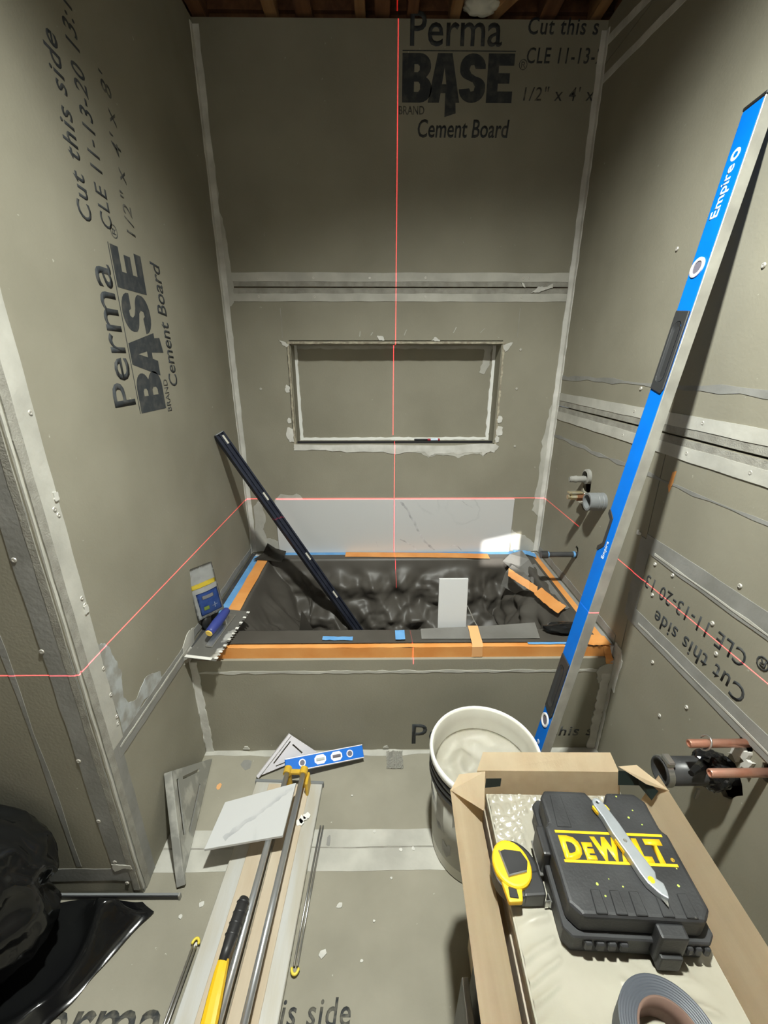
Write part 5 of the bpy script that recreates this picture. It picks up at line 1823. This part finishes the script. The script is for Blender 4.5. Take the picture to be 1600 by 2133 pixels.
# tile lying across the cutter rails
bm = NB()
TT = Matrix.Translation((-0.390, 0.915, 0.098))
prism(bm, [(-0.104, 0.040), (0.109, 0.103), (0.100, -0.062), (-0.117, -0.097)], .009, TT @ Matrix.Rotation(R(0), 4, 'Y'), .0006)
tag(mk('cut_tile', bm, 'tile_b'), 'white veined tile piece lying across the tile cutter rails', 'tile')
bpy.data.objects['cut_tile'].data.materials[0] = MAT['tile_b']
o_ct = bpy.data.objects['cut_tile']
bm = NB()
ribbon(bm, [(-0.46, 0.845, .1072), (-0.43, 0.875, .1072), (-0.40, 0.90, .1072), (-0.36, 0.935, .1072), (-0.32, 0.975, .1072), (-0.29, 1.0, .1072)], (.7, -.7, 0), .012, .0002, .004, nrm=(0, 0, 1), n=4)
mk('vein', bm, mat('vein_pale', (0.40, 0.41, 0.42), 0.3, col2=(0.52, 0.525, 0.53), scale=25), o_ct)

# white flakes on the cutter
for k, (x, y) in enumerate(((-0.255, 0.955), (-0.243, 0.965), (-0.262, 0.945))):
    bm = NB()
    prism(bm, [(x + .014 * math.cos(a) * random.uniform(.4, 1.2), y + .014 * math.sin(a) * random.uniform(.4, 1.2)) for a in [2 * math.pi * i / 9 for i in range(9)]], .003, Matrix.Translation((0, 0, .0235 - .003 * 0)))
    tag(mk('mortar_flake', bm, 'caulk'), 'white mortar flake on the tile cutter base', 'mortar flake', 'white flakes on the tile cutter')

# ------------------------------------------------------------------ white speed square against the apron
def square(name, label, A, B, C, m, scale, fence_m, cat='square', slots=True, th=.003, fence_th=.022, flip=1):
    """A: right-angle corner, fence along A-B; C other corner"""
    A, B, C = Vector(A), Vector(B), Vector(C)
    x = (B - A).normalized()
    y = (C - A)
    y = (y - x * y.dot(x)).normalized()
    z = x.cross(y) * flip
    Mx = frame_axes(x, y, z, A)
    Lx = (B - A).length
    Ly = (C - A).dot(y)
    Cx = (C - A).dot(x)
    t = thing(name, label, cat, A)
    hs = []
    if slots:
        k = Lx
        hs.append([(.10 * k, .13 * Ly), (.10 * k, .17 * Ly), (.62 * k, .17 * Ly), (.62 * k, .13 * Ly)])
        hs.append([(.10 * k, .26 * Ly), (.13 * k, .26 * Ly), (.13 * k, .66 * Ly), (.10 * k, .66 * Ly)])
        hs.append([(.62 * k, .24 * Ly), (.64 * k, .26 * Ly), (.27 * k, .62 * Ly), (.25 * k, .60 * Ly)])
    bm = NB()
    prism(bm, [(0, 0), (Lx, 0), (Cx + .01 * Lx, Ly), (Cx, Ly)], th, Mx @ Matrix.Translation((0, 0, -th / 2)), 0, holes=hs)
    mk('plate', bm, m, t)
    bm = NB()
    box(bm, (0, -.004, -fence_th / 2), (Lx, .006, fence_th / 2), .001, Mx)
    mk('fence', bm, fence_m, t)
    return t, Mx, Lx, Ly


# corner positions: (right angle, fence end, tip)
t, Mx, Lx, Ly = square('speed_square', 'white metal speed square resting against the tub apron', (-0.344, 1.226, 0.092), (-0.446, 1.115, 0.012), (-0.245, 1.212, 0.018), 'square_white', 1, 'square_white', th=.003, fence_th=.016)
bm = NB()
t, Mx, Lx, Ly = square('rafter_square', 'large scuffed aluminium rafter square leaning on the left wall', (-0.660, 0.968, 0.222), (-0.572, 0.782, 0.010), (-0.640, 1.195, 0.008), 'square_alu', 1, 'square_alu', th=.004, fence_th=.024)

# torpedo level lying on the square
P0 = Vector((-0.342, 1.118, 0.058))
P1 = Vector((-0.068, 1.198, 0.034))
u = (P1 - P0).normalized()
yv = Vector((-.25, .80, .55))
yv = (yv - u * yv.dot(u)).normalized()
TL = frame_axes(u, yv, u.cross(yv), P0)
TLL = (P1 - P0).length
tl = thing('torpedo_level', 'short blue torpedo level lying over the white square before the tub', 'level', P0)
bm = NB()
box(bm, (0, -.021, -.009), (TLL, .021, .009), .002, TL)
mk('blue_body', bm, 'blue', tl)
for y in (-.0225, .0195):
    bm = NB()
    box(bm, (0, y, -.0098), (TLL, y + .003, .0098), .0006, TL)
    mk('metal_edge', bm, 'square_white', tl)
for x, kind in ((.06, 0), (.125, 1), (.185, 1), (.235, 0)):
    bm = NB()
    if kind:
        prism(bm, chamf(x - .021, x + .021, -.015, .015, .009), .0015, TL @ Matrix.Translation((0, 0, .0088)), .0004)
        mk('vial_frame', bm, 'square_white', tl)
        bm = NB()
        cyl(bm, TL @ Vector((x - .015, 0, .009)), TL @ Vector((x + .015, 0, .009)), .0055, seg=12)
        mk('vial', bm, 'vial' if x > .15 else 'clear_bag', tl)
    else:
        lathe(bm, [(.009, 0), (.0125, 0), (.0125, .0018), (.009, .0018)], TL @ Matrix.Translation((x, 0, .0086)), 20, closed=True)
        mk('vial_frame', bm, 'square_white', tl)
        bm = NB()
        lathe(bm, [(0, .0008), (.0095, .0008), (.0095, 0)], TL @ Matrix.Translation((x, 0, .0088)), 16)
        mk('vial', bm, 'vial', tl)

# clear plastic wrapper
bm = NB()
nx = 16
V = [[bm.verts.new((0.022 + .062 * i / nx + .004 * noise.noise(Vector((i * .4, j * .4, 0))), 1.150 + .074 * j / nx + .004 * noise.noise(Vector((i * .4, j * .4, 5))),
                    .003 + .006 * abs(noise.noise(Vector((i * .5, j * .5, 2)))))) for j in range(nx + 1)] for i in range(nx + 1)]
for i in range(nx):
    for j in range(nx):
        bm.faces.new((V[i][j], V[i + 1][j], V[i + 1][j + 1], V[i][j + 1]))
bmesh.ops.solidify(bm, geom=bm.faces[:], thickness=.0006)
tag(mk('plastic_wrapper', bm, 'clear_plastic'), 'crinkled clear plastic wrapper on the floor before the tub apron', 'wrapper')


# small scraps on the floor
def scrap(name, cx, cy, r, m, label, cat, th=.0015, n=8, group=None, stretch=(1, 1)):
    bm = NB()
    prism(bm, [(cx + stretch[0] * r * math.cos(a) * random.uniform(.6, 1.2), cy + stretch[1] * r * math.sin(a) * random.uniform(.6, 1.2)) for a in [2 * math.pi * i / n for i in range(n)]], th)
    tag(mk(name, bm, m), label, cat, group)


scrap('tape_scrap', -0.575, 1.088, .012, 'scrap_orange', 'small orange scrap on the floor by the leaning rafter square', 'scrap')
scrap('tape_scrap', -0.165, 0.905, .014, 'thin_grey', 'dark grey tape scrap on the pale floor joint', 'scrap', stretch=(.5, 1.5))
scrap('tape_scrap', -0.50, 1.175, .022, 'thin_grey', 'grey tape patch on the floor near the white square', 'scrap', th=.0006)
for (x, y, r) in ((-0.115, 0.735, .009), (-0.15, 0.635, .010), (-0.02, 0.93, .005), (0.10, 0.878, .006), (0.06, 0.875, .006), (-0.50, 0.742, .008), (-0.545, 0.715, .006), (-0.02, 0.70, .004), (0.03, 0.80, .004),
                  (-0.46, 0.72, .005), (-0.05, 0.62, .004), (-0.48, 0.655, .006), (-0.10, 1.05, .004)):
    scrap('thinset_crumb', x, y, r, 'thin_white', 'dry thinset crumb on the cement board floor', 'crumb', th=.003, n=7, group='thinset crumbs on the floor')

# ------------------------------------------------------------------ black plastic at the left
t = thing('trash_bag', 'full black plastic trash bag against the short return wall', 'trash bag', (-1.0, 0.66, 0))
bm = NB()
bmesh.ops.create_icosphere(bm, subdivisions=5, radius=1)
for v in bm.verts:
    d = v.co.normalized()
    k = 1 + .12 * noise.noise(d * 1.6) + .12 * (1 - abs(noise.noise(d * 2.4 + Vector((3, 1, 2)))) * 2) + .028 * (1 - abs(noise.noise(d * 5.5)) * 2)
    p = Vector((d.x * .215, d.y * .13, d.z * .222)) * k
    p.z = max(p.z, -.226)
    v.co = Vector((-1.005 + p.x, 0.640 + min(p.y, .118), .238 + p.z))
mk('bag_body', bm, 'bag', t, True)

t = thing('plastic_sheet', 'glossy crumpled black plastic sheet spread on the floor', 'plastic sheet', (-0.85, 0.55, 0))
bm = NB()
nx, ny = 90, 60
V = []
for i in range(nx + 1):
    row = []
    for j in range(ny + 1):
        f = j / ny
        y = 0.16 + .590 * f
        xr = -0.905 + .30 * smooth(0.34, .95, f) - (0.10 * smooth(.97, 1.0, f)) + .06 * f
        xr = -0.885 + (y - .30) * .62 if y < .72 else -0.6246 - (y - .72) * 1.2
        x = -1.5 + (xr + 1.5) * i / nx
        e = smooth(0, .10, (nx - i) / nx) * smooth(0, .08, 1 - f)
        p = Vector((x, y, 0))
        z = .004 + e * (.020 + .055 * (1 - abs(noise.noise(p * 4.4 + Vector((2, 5, 0)))) * 2) + .026 * (1 - abs(noise.noise(p * 8.5)) * 2) + .008 * (1 - abs(noise.noise(p * 19)) * 2))
        z += (1 - e) * .004 * (1 + noise.noise(p * 20))
        g_ = math.hypot((x + 1.005) / .215, (y - .640) / .13)
        z = .004 + (z - .004) * smooth(1.05, 1.32, g_)
        row.append(bm.verts.new((x + .012 * noise.noise(p * 14), y + .010 * noise.noise(p * 14 + Vector((5, 5, 5))), max(.002, z))))
    V.append(row)
for i in range(nx):
    for j in range(ny):
        bm.faces.new((V[i][j], V[i + 1][j], V[i + 1][j + 1], V[i][j + 1]))
mk('sheet', bm, 'bag', t, True)

t = thing('metal_bar', 'thin black metal bar lying along the short return wall', 'bar', (-0.85, 0.76, 0))
bm = NB()
BM_ = frame_axes((1, -.010, 0), (.010, 1, 0), (0, 0, 1), (-1.35, .7655, .0))
box(bm, (0, -.004, .0005), (.782, .004, .015), .0006, BM_)
mk('web', bm, 'trim_black', t)
bm = NB()
box(bm, (0, -.002, .0148), (.782, .004, .0172), .0004, BM_)
mk('top_edge', bm, 'grey_plastic', t)
bm = NB()
box(bm, (.782, -.005, .0005), (.787, .005, .018), .0005, BM_)
mk('end_cap', bm, 'bracket', t)
